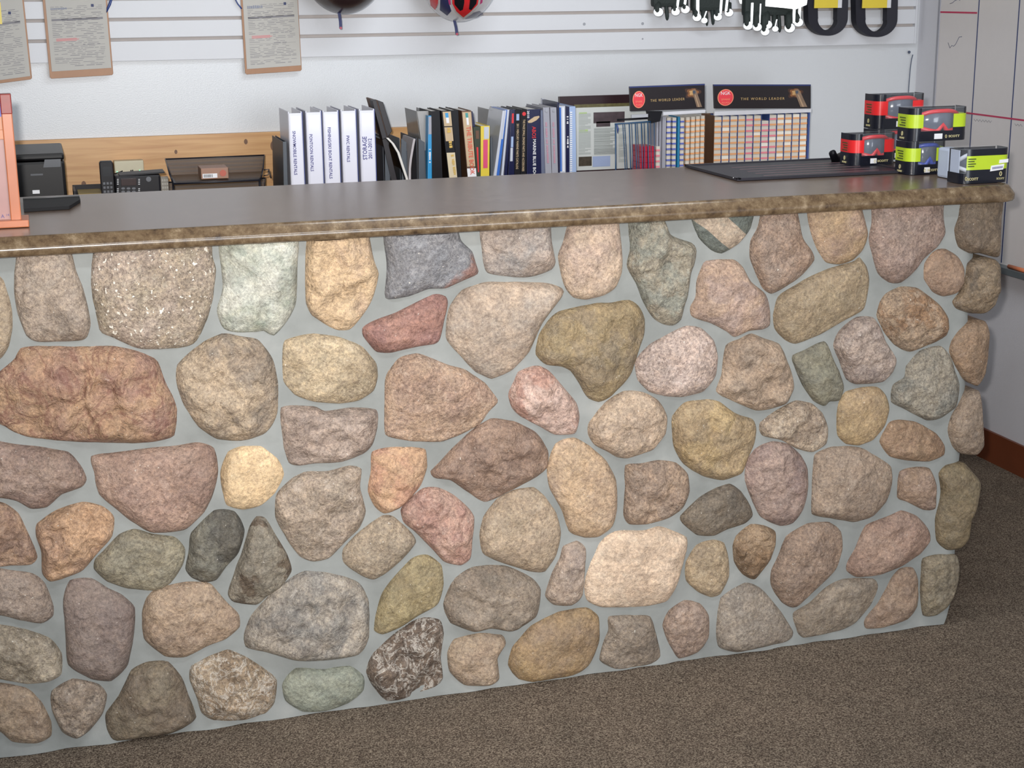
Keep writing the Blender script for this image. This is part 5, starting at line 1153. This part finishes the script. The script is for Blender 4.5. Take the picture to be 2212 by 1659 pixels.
        for k in range(14): xx = x1-0.049+k*0.0020; mb.box(xx, xx+0.0009, y0-0.0023, y0-0.0017, z0+H*0.395+0.001*k*0.14, z0+H*0.46+0.001*k*0.14)
        obj('barcode', mb, INK, t)
    # the goggle behind the window: curved lens and frame
    mb = MB(); nx = 20; vs = []; cx = (x0+x1)/2 + (W_*0.08 if style == 'side' else 0)
    gw = W_*0.40; gz0, gz1 = z0+H*0.26, z0+H*0.88
    for k in range(nx+1):
        f = k/nx*2-1; x = cx+gw*f; y = y0+0.010+0.030*f*f; nose = 0.22*H*max(0, 1-abs(f)*4.5)
        tp = gz1-0.02*abs(f)**3; bt = gz0+nose+0.014*abs(f)**2
        vs += [(x, y, bt), (x, y-0.004, bt+(tp-bt)*0.33), (x, y-0.004, bt+(tp-bt)*0.66), (x, y, tp)]
    fs = [[4*k+j, 4*(k+1)+j, 4*(k+1)+j+1, 4*k+j+1] for k in range(nx) for j in range(3)]
    mb.add(vs, fs, 0, True)
    gp = obj('goggle_lens', mb, col('goggle_lens_grey', (90, 96, 110), 0.12), t)
    rimt = [Vector(vs[4*k+3]) for k in range(nx+1)]; rimb_ = [Vector(vs[4*k]) for k in range(nx+1)]
    obj('goggle_frame', MB().tube(rimt, 0.0052, 8).tube(rimb_, 0.0052, 8).tube([rimt[0], rimb_[0]], 0.005, 8).tube([rimt[-1], rimb_[-1]], 0.005, 8), lens, t)
    return t
GR = col('goggle_red', (206, 34, 44), 0.3); GB = col('goggle_blue', (44, 70, 170), 0.3); GW = col('goggle_white', (214, 220, 232), 0.3)
def span(u0, u1, v, y, D=0.062): return onY(u0, v, y+D).x, onY(u1, v, y).x
hb = 0.079
x0, x1 = span(1934, 2047, 350, 0.215)
goggle_box(x0, x1, 0.215, 0.062, zc, hb, LIME, GB, 'lower lime labelled box with blue goggles, directly under another box')
x0, x1 = span(1937, 2090, 300, 0.215)
goggle_box(x0, x1, 0.213, 0.062, zc+hb+0.0004, hb, LIME, GR, 'lime labelled box with red goggles stacked on top of the blue goggle box')
x0, x1 = span(2047, 2182, 370, 0.02)
goggle_box(x0, x1, 0.02, 0.062, zc, hb, LIME, GW, 'lime labelled box with a crooked white barcode sticker, nearest the worktop corner', style='front')
x0, x1 = span(1816, 1938, 320, 0.40)
goggle_box(x0, x1, 0.40, 0.062, zc+0.0045, hb, LRED, GR, 'low red labelled goggle box standing on the counter mat')
x0, x1 = span(1877, 2011, 240, 0.47)
goggle_box(x0, x1, 0.492, 0.062, zc+0.0045, 0.0785, LRED, GR, 'red labelled goggle box standing behind the one on the mat, lower of two', )
goggle_box(x0, x1, 0.492, 0.062, zc+0.0045+0.079, 0.088, LRED, GR, 'uppermost red labelled goggle box at the back against the white wall')
x0, x1 = span(2050, 2075, 350, 0.12, 0)
t = obj('goggle_pouch', MB().box(x0, x1+0.004, 0.12, 0.17, zc, zc+0.070, 0, 0.006), col('pouch_white', (186, 196, 216), 0.4), label='pale blue white box squeezed between the two lime labelled goggle boxes on the worktop', cat='box')

# ================================================================ things hanging on the slatwall
YS = 1.678
board_m = mat('hardboard', (150, 104, 66), 0.45, var=0.12, scale=30); form = col('form_paper', (180, 177, 171), 0.7, var=0.02)
ink = col('form_ink', (132, 130, 134), 0.8); redink = col('red_pen', (206, 120, 124), 0.7)
def clipboard(corners, label, seed, yoff=0.0, gap=(6, 6, 9)):
    """corners: bottom left, bottom right pixels, plus slant of the side edges"""
    (ul, vl), (ur, vr), (utl, utr) = corners
    y = YS-0.007-yoff
    bl, br = onY(ul, vl, y), onY(ur, vr, y); tl, tr = onY(utl, 0, y), onY(utr, 0, y)
    side = (tl-bl).normalized(); Hh = 0.318; ax = (br-bl).normalized(); W_ = (br-bl).length; up = side
    def P(fx, h): return bl+ax*fx+up*h
    t = thing('clipboard', (bl.x+W_/2, YS-0.004, bl.z), label, 'clipboard', 'clipboards hanging on the slatwall')
    c = 0.004
    out = [P(c, 0), P(W_-c, 0), P(W_, c), P(W_, Hh), P(0, Hh), P(0, c)]
    obj('board', MB().prism([(p.x, p.z) for p in out], y, y+0.0035, 0, 0.0006), board_m, t)
    L_, Rg, Bt = [g*0.00142 for g in gap]
    pg = [P(L_, Bt), P(W_-Rg, Bt+0.001), P(W_-Rg, Hh-0.02), P(L_, Hh-0.02)]
    sh = obj('form', MB().prism([(p.x, p.z) for p in pg], y-0.0016, y-0.0003), form, t)
    obj('clip', MB().box((bl.x+br.x)/2-0.05, (bl.x+br.x)/2+0.05, y-0.010, y+0.001, bl.z+Hh-0.035, bl.z+Hh-0.005, 0, 0.003), chrome, t)
    obj('hook', MB().box((bl.x+br.x)/2-0.004, (bl.x+br.x)/2+0.004, y, YS+0.002, bl.z+Hh-0.02, bl.z+Hh-0.01), chrome, t)
    rg_ = random.Random(seed); mb = MB(); mr = MB()
    def bar(m_, f0, f1, h, th):
        a, b2 = P(f0, h), P(f1, h); m_.prism([(a.x, a.z), (b2.x, b2.z), (b2.x+up.x*th, b2.z+up.z*th), (a.x+up.x*th, a.z+up.z*th)], y-0.0021, y-0.0016)
    h = Bt+0.012; w0, w1 = L_+0.012, W_-Rg-0.012; k = 0
    while h < 0.20:
        x = w0
        while x < w1-0.01:
            l = rg_.uniform(0.006, 0.034); e = min(x+l, w1)
            if rg_.random() < 0.80 and not (0.102 < h < 0.112 and x < (w0+w1)/2): bar(mb, x, e, h, 0.0011 if k % 6 else 0.0016)
            x = e+rg_.uniform(0.002, 0.012)
        h += 0.0049; k += 1
    bar(mb, w0, w1, Bt+0.034, 0.0006); bar(mb, w0, w1, Bt+0.07, 0.0006)
    for j in range(3): bar(mr, w0+0.008, (w0+w1)/2-0.006+0.006*(j % 2), 0.1035+0.0028*j, 0.0015)
    bar(mb, w0, w1, 0.160, 0.006); 
    obj('printed_text', mb, ink, sh); obj('red_note', mr, redink, sh)
    q = P(W_-Rg-0.038, 0.199 if seed != 1 else 0.19); obj('stamp', MB().box(q.x-0.004, q.x+0.0035, y-0.0022, y-0.0016, q.z-0.004, q.z+0.004), col('stamp_navy', (48, 56, 96), 0.6), sh)
    q, q2 = P(w0, 0.194), P(w0+0.046, 0.194); q.y = q2.y = y-0.0018; obj('logo', marks(q, q2, 0.009 if seed == 3 else 0.006, seed+40), col('logo_grey', (134, 138, 152), 0.7), sh)
    if seed == 1: a_, b2 = onY(-12, 5, y-0.002), onY(5, 52, y-0.002); obj('yellow_note', MB().box(a_.x, b2.x, y-0.003, y-0.0022, b2.z, a_.z), YEL, sh)
    return t
clipboard(((-70, 189), (69.5, 171), (-92, 49)), 'leftmost clipboard on the slatwall, cut by the photo edge, with a yellow note', 1, 0.002, (6, 3, 6))
clipboard(((108, 170), (245, 162), (92, 227)), 'second clipboard from the left with a broad bare strip under its form', 2, 0.0, (5, 3, 14))
clipboard(((530, 161), (652, 153), (520, 645)), 'clipboard hanging alone near the black helmet, form reaching to its edges', 3, 0.0, (4, 1.5, 11))
penb = col('pen_blue', (32, 58, 122), 0.35)
for (pts, lab) in ((((243, -6), (240, 0), (237, 9), (233, 18), (230.5, 27)), 'dark blue curved cord end beside the second clipboard'), (((508, -4), (510, 2), (514, 9), (519, 15), (522, 19)), 'blue curved cord end beside the lone clipboard')):
    P = [onY(u, v, YS-0.012) for u, v in pts]
    obj('pen_cord', MB().tube([P[0]+Vector((0, 0.012, 0.012))]+P, [0.002, 0.0026, 0.0034, 0.004, 0.0034, 0.001] if 'second' in lab else [0.0022, 0.0022, 0.0022, 0.0022, 0.0022, 0.0022], 8), penb, label=lab, cat='cord')

# helmets hung from hooks above the frame
def helmet(c, rx, ry, rz, m_shell, label, graphics):
    t = thing('helmet', (c[0], c[1], c[2]-rz), label, 'helmet', 'helmets hanging on the slatwall')
    bm = bmesh.new(); bmesh.ops.create_uvsphere(bm, u_segments=48, v_segments=32, radius=1)
    kill = []
    for q in bm.verts:
        x, y, z = q.co
        s_ = 1.0
        if z < -0.2: s_ = 1.0 - 0.10*(-z-0.2)          # narrower chin
        q.co = Vector((c[0]+x*rx*s_, c[1]+y*ry*(1.05 if y < 0 and z < 0 else 1), c[2]+z*rz))
        if y < -0.55 and 0.12 < z < 0.62: kill.append(q)      # eye port
    bmesh.ops.delete(bm, geom=kill, context='VERTS')
    mb = MB(); mb.bm(bm, 0, True); sh = obj('shell', mb, m_shell, t)
    obj('liner', MB().sphere(c, rx*0.88, ry*0.88, rz*0.88, seg=24, ring=16), BLACK, t)
    obj('hanging_hook', MB().tube([(c[0], YS+0.002, c[2]+rz*0.5), (c[0], c[1], c[2]+rz*0.5)], 0.004, 8), chrome, t)
    graphics(t, c, rx, ry, rz); return t
def strap(par, u0, v0, u1, v1, y, w_=0.0085):
    a, b_ = onY(u0, v0, y), onY(u1, v1, y); mid = (a+b_)/2+Vector((0.001, 0, 0))
    pts = [a+Vector((-0.004, 0, 0.02)), a, mid, b_]
    mb = MB()
    L_ = [(p.x-w_/2, p.z) for p in pts]; Rr = [(p.x+w_/2, p.z) for p in pts]
    mb.prism(L_+Rr[::-1], y-0.001, y+0.001, 0, 0.0003); st = obj('chin_strap', mb, col('strap_navy', (30, 38, 84), 0.6), par)
    mb = MB().disc((b_.x, y-0.0012, b_.z+0.002), w_*0.44, 0.0008); obj('snap_button', mb, col('snap_red', (150, 36, 60), 0.4), st)
def front_pt(c, rx, ry, rz, u, v, lift=0.001):
    """point of the helmet shell that a line of sight meets"""
    d = (R0*((u-1106)/FPX)+R1*((v-829.5)/FPX)+R2).normalized(); o = CAM-Vector(c)
    S_ = Vector((1/rx, 1/ry/1.02, 1/rz)); oo = Vector((o.x*S_.x, o.y*S_.y, o.z*S_.z)); dd = Vector((d.x*S_.x, d.y*S_.y, d.z*S_.z))
    A_ = dd.dot(dd); B_ = 2*oo.dot(dd); C_ = oo.dot(oo)-1; disc = B_*B_-4*A_*C_
    if disc < 0: t_ = -B_/(2*A_)
    else: t_ = (-B_-math.sqrt(disc))/(2*A_)
    return CAM+d*(t_-lift)
def decal(par, c, rx, ry, rz, name, poly, m, lift):
    """a painted patch lying on the shell"""
    ctr = (sum(p[0] for p in poly)/len(poly), sum(p[1] for p in poly)/len(poly)); n = len(poly); vs = [front_pt(c, rx, ry, rz, *ctr, lift)]; K = 5
    P = []
    for i in range(n):
        a, b_ = poly[i], poly[(i+1) % n]
        for j in range(4): P.append((a[0]+(b_[0]-a[0])*j/4, a[1]+(b_[1]-a[1])*j/4))
    n = len(P)
    for k in range(1, K+1):
        for p in P: vs.append(front_pt(c, rx, ry, rz, ctr[0]+(p[0]-ctr[0])*k/K, ctr[1]+(p[1]-ctr[1])*k/K, lift))
    fs = [[0, 1+i, 1+(i+1) % n] for i in range(n)]
    for k in range(K-1):
        for i in range(n): a = 1+k*n+i; b_ = 1+k*n+(i+1) % n; fs.append([a, a+n, b_+n, b_])
    return obj(name, MB().add(vs, fs, 0, True), m, par)
def g_black(t, c, rx, ry, rz): strap(t, 733, 31, 736, 62, c[1]-0.02)
pc = onY(741, -58, 1.52)
bot = onY(741, 30, 1.52)
rz1 = pc.z-bot.z
helmet((pc.x, 1.52, pc.z), 0.118, 0.135, rz1, col('helmet_black', (40, 24, 26), 0.35, coat=0.3), 'plain black helmet hanging left of the red and white one', g_black)
def g_red(t, c, rx, ry, rz):
    strap(t, 982, 46, 987, 75, c[1]-0.02)
    A_ = (c, rx, ry, rz); navy = col('helmet_navy', (44, 48, 84), 0.3); hr = col('helmet_red', (196, 36, 40), 0.25); hs = col('helmet_silver', (176, 172, 170), 0.25)
    decal(t, *A_, 'graphic', [(924, -30), (948, -30), (946, 8), (940, 22), (930, 12)], hr, 0.003)
    decal(t, *A_, 'graphic', [(952, -20), (962, -20), (975, 24), (966, 34), (950, 22)], navy, 0.003)
    decal(t, *A_, 'graphic', [(962, -28), (975, -24), (980, 12), (970, 10)], col('helmet_magenta', (170, 60, 110), 0.3), 0.0035)
    decal(t, *A_, 'graphic', [(1030, -20), (1046, -24), (1042, 6), (1028, 16)], col('helmet_magenta', (170, 60, 110), 0.3), 0.0035)
    decal(t, *A_, 'graphic', [(1012, 30), (1036, 24), (1044, 30), (1030, 38), (1004, 42)], col('helmet_grey', (110, 110, 124), 0.3), 0.003)
    decal(t, *A_, 'chin_vent_surround', [(972, -24), (1042, -24), (1036, 12), (1020, 30), (1001, 42), (984, 28), (974, 10)], hs, 0.0045)
    decal(t, *A_, 'chin_vent', [(976, -22), (1038, -22), (1032, 10), (1016, 26), (1001, 38), (986, 25), (977, 8)], hr, 0.0065)
    decal(t, *A_, 'vent_opening', [(980, -20), (1003, -20), (1003, 6), (1000, 21), (994, 24), (982, 10)], BLACK, 0.0085)
    decal(t, *A_, 'vent_opening', [(1016, -20), (1033, -20), (1029, 8), (1018, 22), (1013, 20), (1015, 4)], BLACK, 0.0085)
pc = onY(990, -46, 1.50); bot = onY(990, 47, 1.50)
helmet((pc.x, 1.50, pc.z), 0.114, 0.14, pc.z-bot.z, col('helmet_white', (204, 202, 204), 0.22, coat=0.5), 'red, white and navy helmet with black chin vents', g_red)

# gloves with reflective piping, hung fingers down
glove_m = col('glove_fabric', (34, 42, 40), 0.75, bump=0.4)
refl = bpy.data.materials.new('reflective_piping'); refl.use_nodes = True; N, L, b = nodes_of(refl)
b.inputs['Base Color'].default_value = (0.96, 0.99, 1.0, 1); b.inputs['Metallic'].default_value = 1.0; b.inputs['Roughness'].default_value = 0.46
tcr = N.new('ShaderNodeTexCoord'); nr_ = N.new('ShaderNodeTexNoise'); nr_.inputs['Scale'].default_value = 900; L.new(tcr.outputs['Object'], nr_.inputs['Vector'])
br_ = N.new('ShaderNodeBump'); br_.inputs['Strength'].default_value = 0.1; L.new(nr_.outputs['Fac'], br_.inputs['Height']); L.new(br_.outputs['Normal'], b.inputs['Normal'])
def faced(c, ra, rb):
    """a flat pebble shaped patch turned to the camera to throw back the flash"""
    n_ = (CAM-c).normalized(); n_.z *= 0.6; n_.normalize(); a_ = n_.cross(Vector((0, 0, 1))).normalized(); u_ = a_.cross(n_)
    bm = bmesh.new(); bmesh.ops.create_uvsphere(bm, u_segments=20, v_segments=12, radius=1)
    for q in bm.verts: q.co = c + a_*(q.co.x*ra) + u_*(q.co.z*rb) + n_*(q.co.y*ra*0.13)
    mb = MB(); mb.bm(bm, 0, True); return mb
def ribbon(p, q, hw):
    n_ = (CAM-p).normalized(); n_.z = 0; n_.normalize(); a_ = n_.cross(Vector((0, 0, 1))).normalized(); vs = []
    for c in (p, q):
        for s_, l_ in ((-1, -0.003), (-1, 0.0), (-0.5, 0.0007), (0.5, 0.0007), (1, 0.0), (1, -0.003)): vs.append(c+a_*hw*s_+n_*l_)
    return MB().add(vs, [[k, (k+1) % 6, 6+(k+1) % 6, 6+k] for k in range(6)]+[[0, 1, 2, 3, 4, 5], [11, 10, 9, 8, 7, 6]])
def glove(u0, u1, tips, strips, label, bands=(), y=1.615, low=18):
    pa, pb = onY(u0, 0, y), onY(u1, 0, y); W_ = pb.x-pa.x
    t = thing('glove', ((pa.x+pb.x)/2, y+0.02, pa.z-0.05), label, 'glove', 'gloves with reflective piping on the slatwall')
    # palm: rounded slab
    mb = MB(); mb.box(pa.x+0.003, pb.x-0.003, y, y+0.034, onY(0.5*(u0+u1), low, y).z, pa.z+0.10, 0, 0.012); obj('palm', mb, glove_m, t)
    mb = MB().box(pa.x-0.002, pb.x+0.002, y-0.002, y+0.036, pa.z+0.10, pa.z+0.16, 0, 0.012); obj('cuff', mb, glove_m, t)
    obj('hanging_loop', MB().tube([((pa.x+pb.x)/2, y+0.02, pa.z+0.16), ((pa.x+pb.x)/2, YS+0.001, pa.z+0.175)], 0.003, 6), BLACK, t)
    for (uu, vv, r_, kind) in tips:
        p = onY(uu, vv, y+0.004); top = onY(uu+(0 if kind == 'r' else -3), min(low-8, vv-22), y+0.012)
        obj('finger', MB().tube([top, (top+p)/2+Vector((0, -0.002, 0)), p+Vector((0, 0, 0.006)), p+Vector((0, 0, -0.002)), p+Vector((0, 0, -0.006))], [r_*1.05, r_, r_*0.95, r_*0.7, r_*0.2], 12), glove_m, t)
        if kind == 'r': obj('fingertip', faced(p+Vector((0, -0.008, 0.002)), r_*1.30, r_*1.15), refl, t)  # patch oversized to imitate flash bloom, aimed at the camera
    for (a_, b2, r_) in strips:
        p, q = onY(a_[0], a_[1], y-0.0035), onY(b2[0], b2[1], y-0.0035); obj('piping', ribbon(p, q, r_*1.25), refl, t)
    for poly in bands:
        n_ = Vector((-0.42, -0.9, 0)); n_.normalize(); vs = []; F_ = [onY(u, v, y-0.012) for u, v in poly]; m_ = len(F_)
        xm_ = sum(p.x for p in F_)/m_; F_ = [p + Vector((0, -(p.x-xm_)*n_.x/n_.y*1.0, 0)) for p in F_]  # band slanted to face the camera and return its flash
        obj('reflective_band', MB().add(F_+[p-n_*0.004 for p in F_], [list(range(m_)), [m_+k for k in range(m_)][::-1]]+[[k, (k+1) % m_, m_+(k+1) % m_, m_+k] for k in range(m_)]), refl, t)
    return t
glove(1410, 1489, [(1420, 28, .0125, 'r'), (1457, 27, .011, 'r'), (1478, 22, .0115, 'r'), (1441, 40, .0065, 'b')],
      [((1466, -10), (1462, 22), .0035), ((1482, -10), (1478, 16), .0035)], 'leftmost glove with reflective white fingertips on the slatwall', low=15)
glove(1496, 1580, [(1503, 39, .0115, 'r'), (1519, 46, .0085, 'r'), (1548, 38, .0110, 'r'), (1572, 29, .0115, 'r'), (1540, 50, .006, 'b'), (1527, 52, .005, 'b')],
      [((1507, -10), (1507, 34), .0042), ((1559, -10), (1556, 30), .0035), ((1572, -10), (1568, 24), .0035), ((1526, 24), (1521, 38), .0022)], 'middle glove, reflective stripes down both sides', low=24)
glove(1608, 1733, [(1613, 57, .0125, 'r'), (1633, 60, .012, 'r'), (1650, 70, .0115, 'r'), (1655, 55, .0125, 'r'), (1672, 64, .0085, 'r'), (1703, 62, .014, 'r'), (1722, 50, .0125, 'r'), (1684, 66, .006, 'b')],
      [((1625, 6), (1623, 52), .0035), ((1643, 8), (1641, 50), .0022), ((1716, 8), (1714, 50), .004), ((1728, 4), (1726, 44), .004), ((1678, 42), (1674, 58), .0022)], 'widest glove with a broad reflective white band, right of the other two', low=34,
      bands=([(1607, -14), (1732, -14), (1729, 10), (1710, 20), (1690, 17), (1662, 14), (1640, 12), (1612, 8)],))

# goggles hung by their straps: black elastic loop with yellow header card
def strap_loop(uc, v_bot, half, label, leftward=0):
    y = 1.64
    pts = []; rr = []
    for k in range(25):
        a = PI + PI*k/24; pts.append((uc+half*math.cos(a)*(1.0 if k not in () else 1), v_bot-34-34*math.sin(a)*1.0)) if False else pts.append((uc+half*math.cos(a), (v_bot-38)+(-38*math.sin(a))))
    pts = [(uc-half*1.02, -30), (uc-half*1.02, 2)]+pts+[(uc+half*1.02, 2), (uc+half*1.02, -30)]
    W3 = [onY(u, v, y) for u, v in pts]
    t = thing('hanging_goggle_strap', (W3[0].x, y, W3[14].z-0.01), label, 'goggle strap', 'black and yellow straps on the slatwall')
    # flat elastic band: wide in the direction of the wall
    mb = MB(); vs = []; n = len(W3)
    for i, p in enumerate(W3):
        tg = (W3[min(i+1, n-1)]-W3[max(i-1, 0)]).normalized(); nm = Vector((-tg.z, 0, tg.x))
        if nm.dot(Vector((onY(uc, 10, y).x, y, onY(uc, 10, y).z))-p) < 0: nm = -nm
        f = 1.0
        qv = abs(i-(n-1)/2)/((n-1)/2); w_ = 0.0145 + 0.020*min(1, max(0, (qv-0.12)*1.7))
        for (o_, yy) in ((-0.003, -0.012), (w_, -0.008), (w_, 0.020), (-0.003, 0.022)): vs.append(p+nm*o_+Vector((0, yy, 0)))
    fs = [[4*i+j, 4*i+(j+1) % 4, 4*i+4+(j+1) % 4, 4*i+4+j] for i in range(n-1) for j in range(4)]+[[0, 1, 2, 3][::-1], [4*n-4, 4*n-3, 4*n-2, 4*n-1]]
    mb.add(vs, fs, 0, False); obj('elastic_strap', mb, col('strap_black', (22, 22, 34), 0.65), t)
    a, b_ = onY(uc-half*0.60, -20, y-0.018), onY(uc+half*0.60, 17, y-0.018)
    obj('header_card', MB().box(a.x, b_.x, y-0.019, y-0.014, b_.z, a.z+0.06, 0, 0.001), YEL, t)
    obj('side_window', MB().box(b_.x, b_.x+0.016, y-0.016, y-0.013, b_.z, a.z+0.06), col('pale_card', (206, 206, 210), 0.5), t)
    obj('hook', MB().tube([((a.x+b_.x)/2, YS+0.002, a.z+0.04), ((a.x+b_.x)/2, y-0.014, a.z+0.04)], 0.003, 8), chrome, t)
    return t
strap_loop(1785, 75, 41, 'black elastic loop under a yellow card, directly right of the widest glove')
strap_loop(1890, 78, 43, 'black elastic loop under a yellow card, farthest right on the slatwall')

# thin cord and its hook at the end of the slatwall
a = onY(1969, 113, 1.675); P = [(1972, 118), (1969, 128), (1966, 150), (1964, 175), (1962, 205), (1960, 260), (1958, 330), (1956, 420)]
obj('thin_cable', MB().tube([onY(u, v, 1.69) for u, v in P], 0.0016, 6).sphere((a.x, 1.69, a.z), 0.005, 0.005, 0.005, seg=10, ring=8), col('cord_grey', (74, 84, 104), 0.5),
    label='thin grey cord dropping from the right end of the slatwall', cat='cable')

# ================================================================ whiteboard on the right wall
wbm = col('whiteboard_face', (214, 208, 206), 0.35, var=0.02)
XB = WX-0.016
t = thing('whiteboard', (WX-0.008, 0.4, 0.60), 'large whiteboard with ruled dark columns and red rows on the right wall', 'whiteboard')
yL = onX(2024, 110, XB).y; ztr = onX(2163, 570, XB).z
obj('face', MB().box(XB, WX-0.0005, -0.9, yL-0.006, ztr, 1.90), wbm, t)
obj('frame', MB().box(XB-0.003, WX-0.0005, yL-0.008, yL+0.004, ztr-0.01, 1.905, 0, 0.001), col('board_frame', (150, 150, 158), 0.4), t)
lm = col('marker_blue', (44, 58, 104), 0.5); rm = col('marker_red', (186, 48, 86), 0.5)
for (u, v) in ((2106, 150), (2189, 200)):
    yy = onX(u, v, XB).y; obj('column_line', MB().box(XB-0.0008, XB+0.0005, yy-0.0022, yy+0.0022, ztr+0.004, 1.9), lm, t)
for (ua, va, ub, vb_) in ((2093, 244.5, 2300, 274),):
    a, b_ = onX(ua, va, XB), onX(ub, vb_, XB); obj('row_line', MB().box(XB-0.0010, XB+0.0005, b_.y-0.5, yL-0.008, a.z-0.0026, a.z+0.0026), rm, t)
a, b_ = onX(2031, 26, XB), onX(2111, 25, XB); obj('row_line', MB().box(XB-0.0010, XB+0.0005, b_.y, a.y, a.z-0.0026, a.z+0.0026), rm, t)
scr = [(2048, 92), (2052, 104), (2056, 98), (2060, 100), (2064, 96), (2068, 88), (2072, 80), (2078, 79)]
obj('scribble', MB().tube([onX(u, v, XB-0.0002) for u, v in scr], 0.0008, 5), lm, t)
scr = [(2052, 8), (2058, 6), (2062, 2), (2070, -2), (2074, 1)]
obj('scribble', MB().tube([onX(u, v, XB-0.0002) for u, v in scr], 0.0008, 5), lm, t)
for base in ((2104, 259), (2192, 269)):
    scr = [(base[0]+k*3.2, base[1]+(2.6 if k % 2 else -2)+k*0.3) for k in range(13 if base[0] < 2150 else 6)]
    obj('scribble', MB().tube([onX(u, v, XB-0.0002) for u, v in scr], 0.0006, 5), col('marker_faint', (128, 128, 140), 0.6), t)
obj('pen_tray', MB().box(XB-0.045, WX-0.0005, -0.9, yL-0.01, ztr-0.014, ztr, 0, 0.002), col('tray_grey', (92, 100, 104), 0.35), t)
obj('pen_tray_lip', MB().box(XB-0.048, XB-0.043, -0.9, yL-0.01, ztr-0.016, ztr+0.004, 0, 0.001), col('tray_grey', (92, 100, 104), 0.35), t)
ym = onX(2190, 582, XB-0.02).y
obj('marker_pen', MB().tube([(XB-0.025, ym+0.02, ztr+0.0065), (XB-0.025, ym-0.09, ztr+0.0065)], 0.0065, 12), col('pen_orange', (206, 120, 80), 0.4), label='orange brown marker pen lying in the whiteboard tray', cat='marker pen')
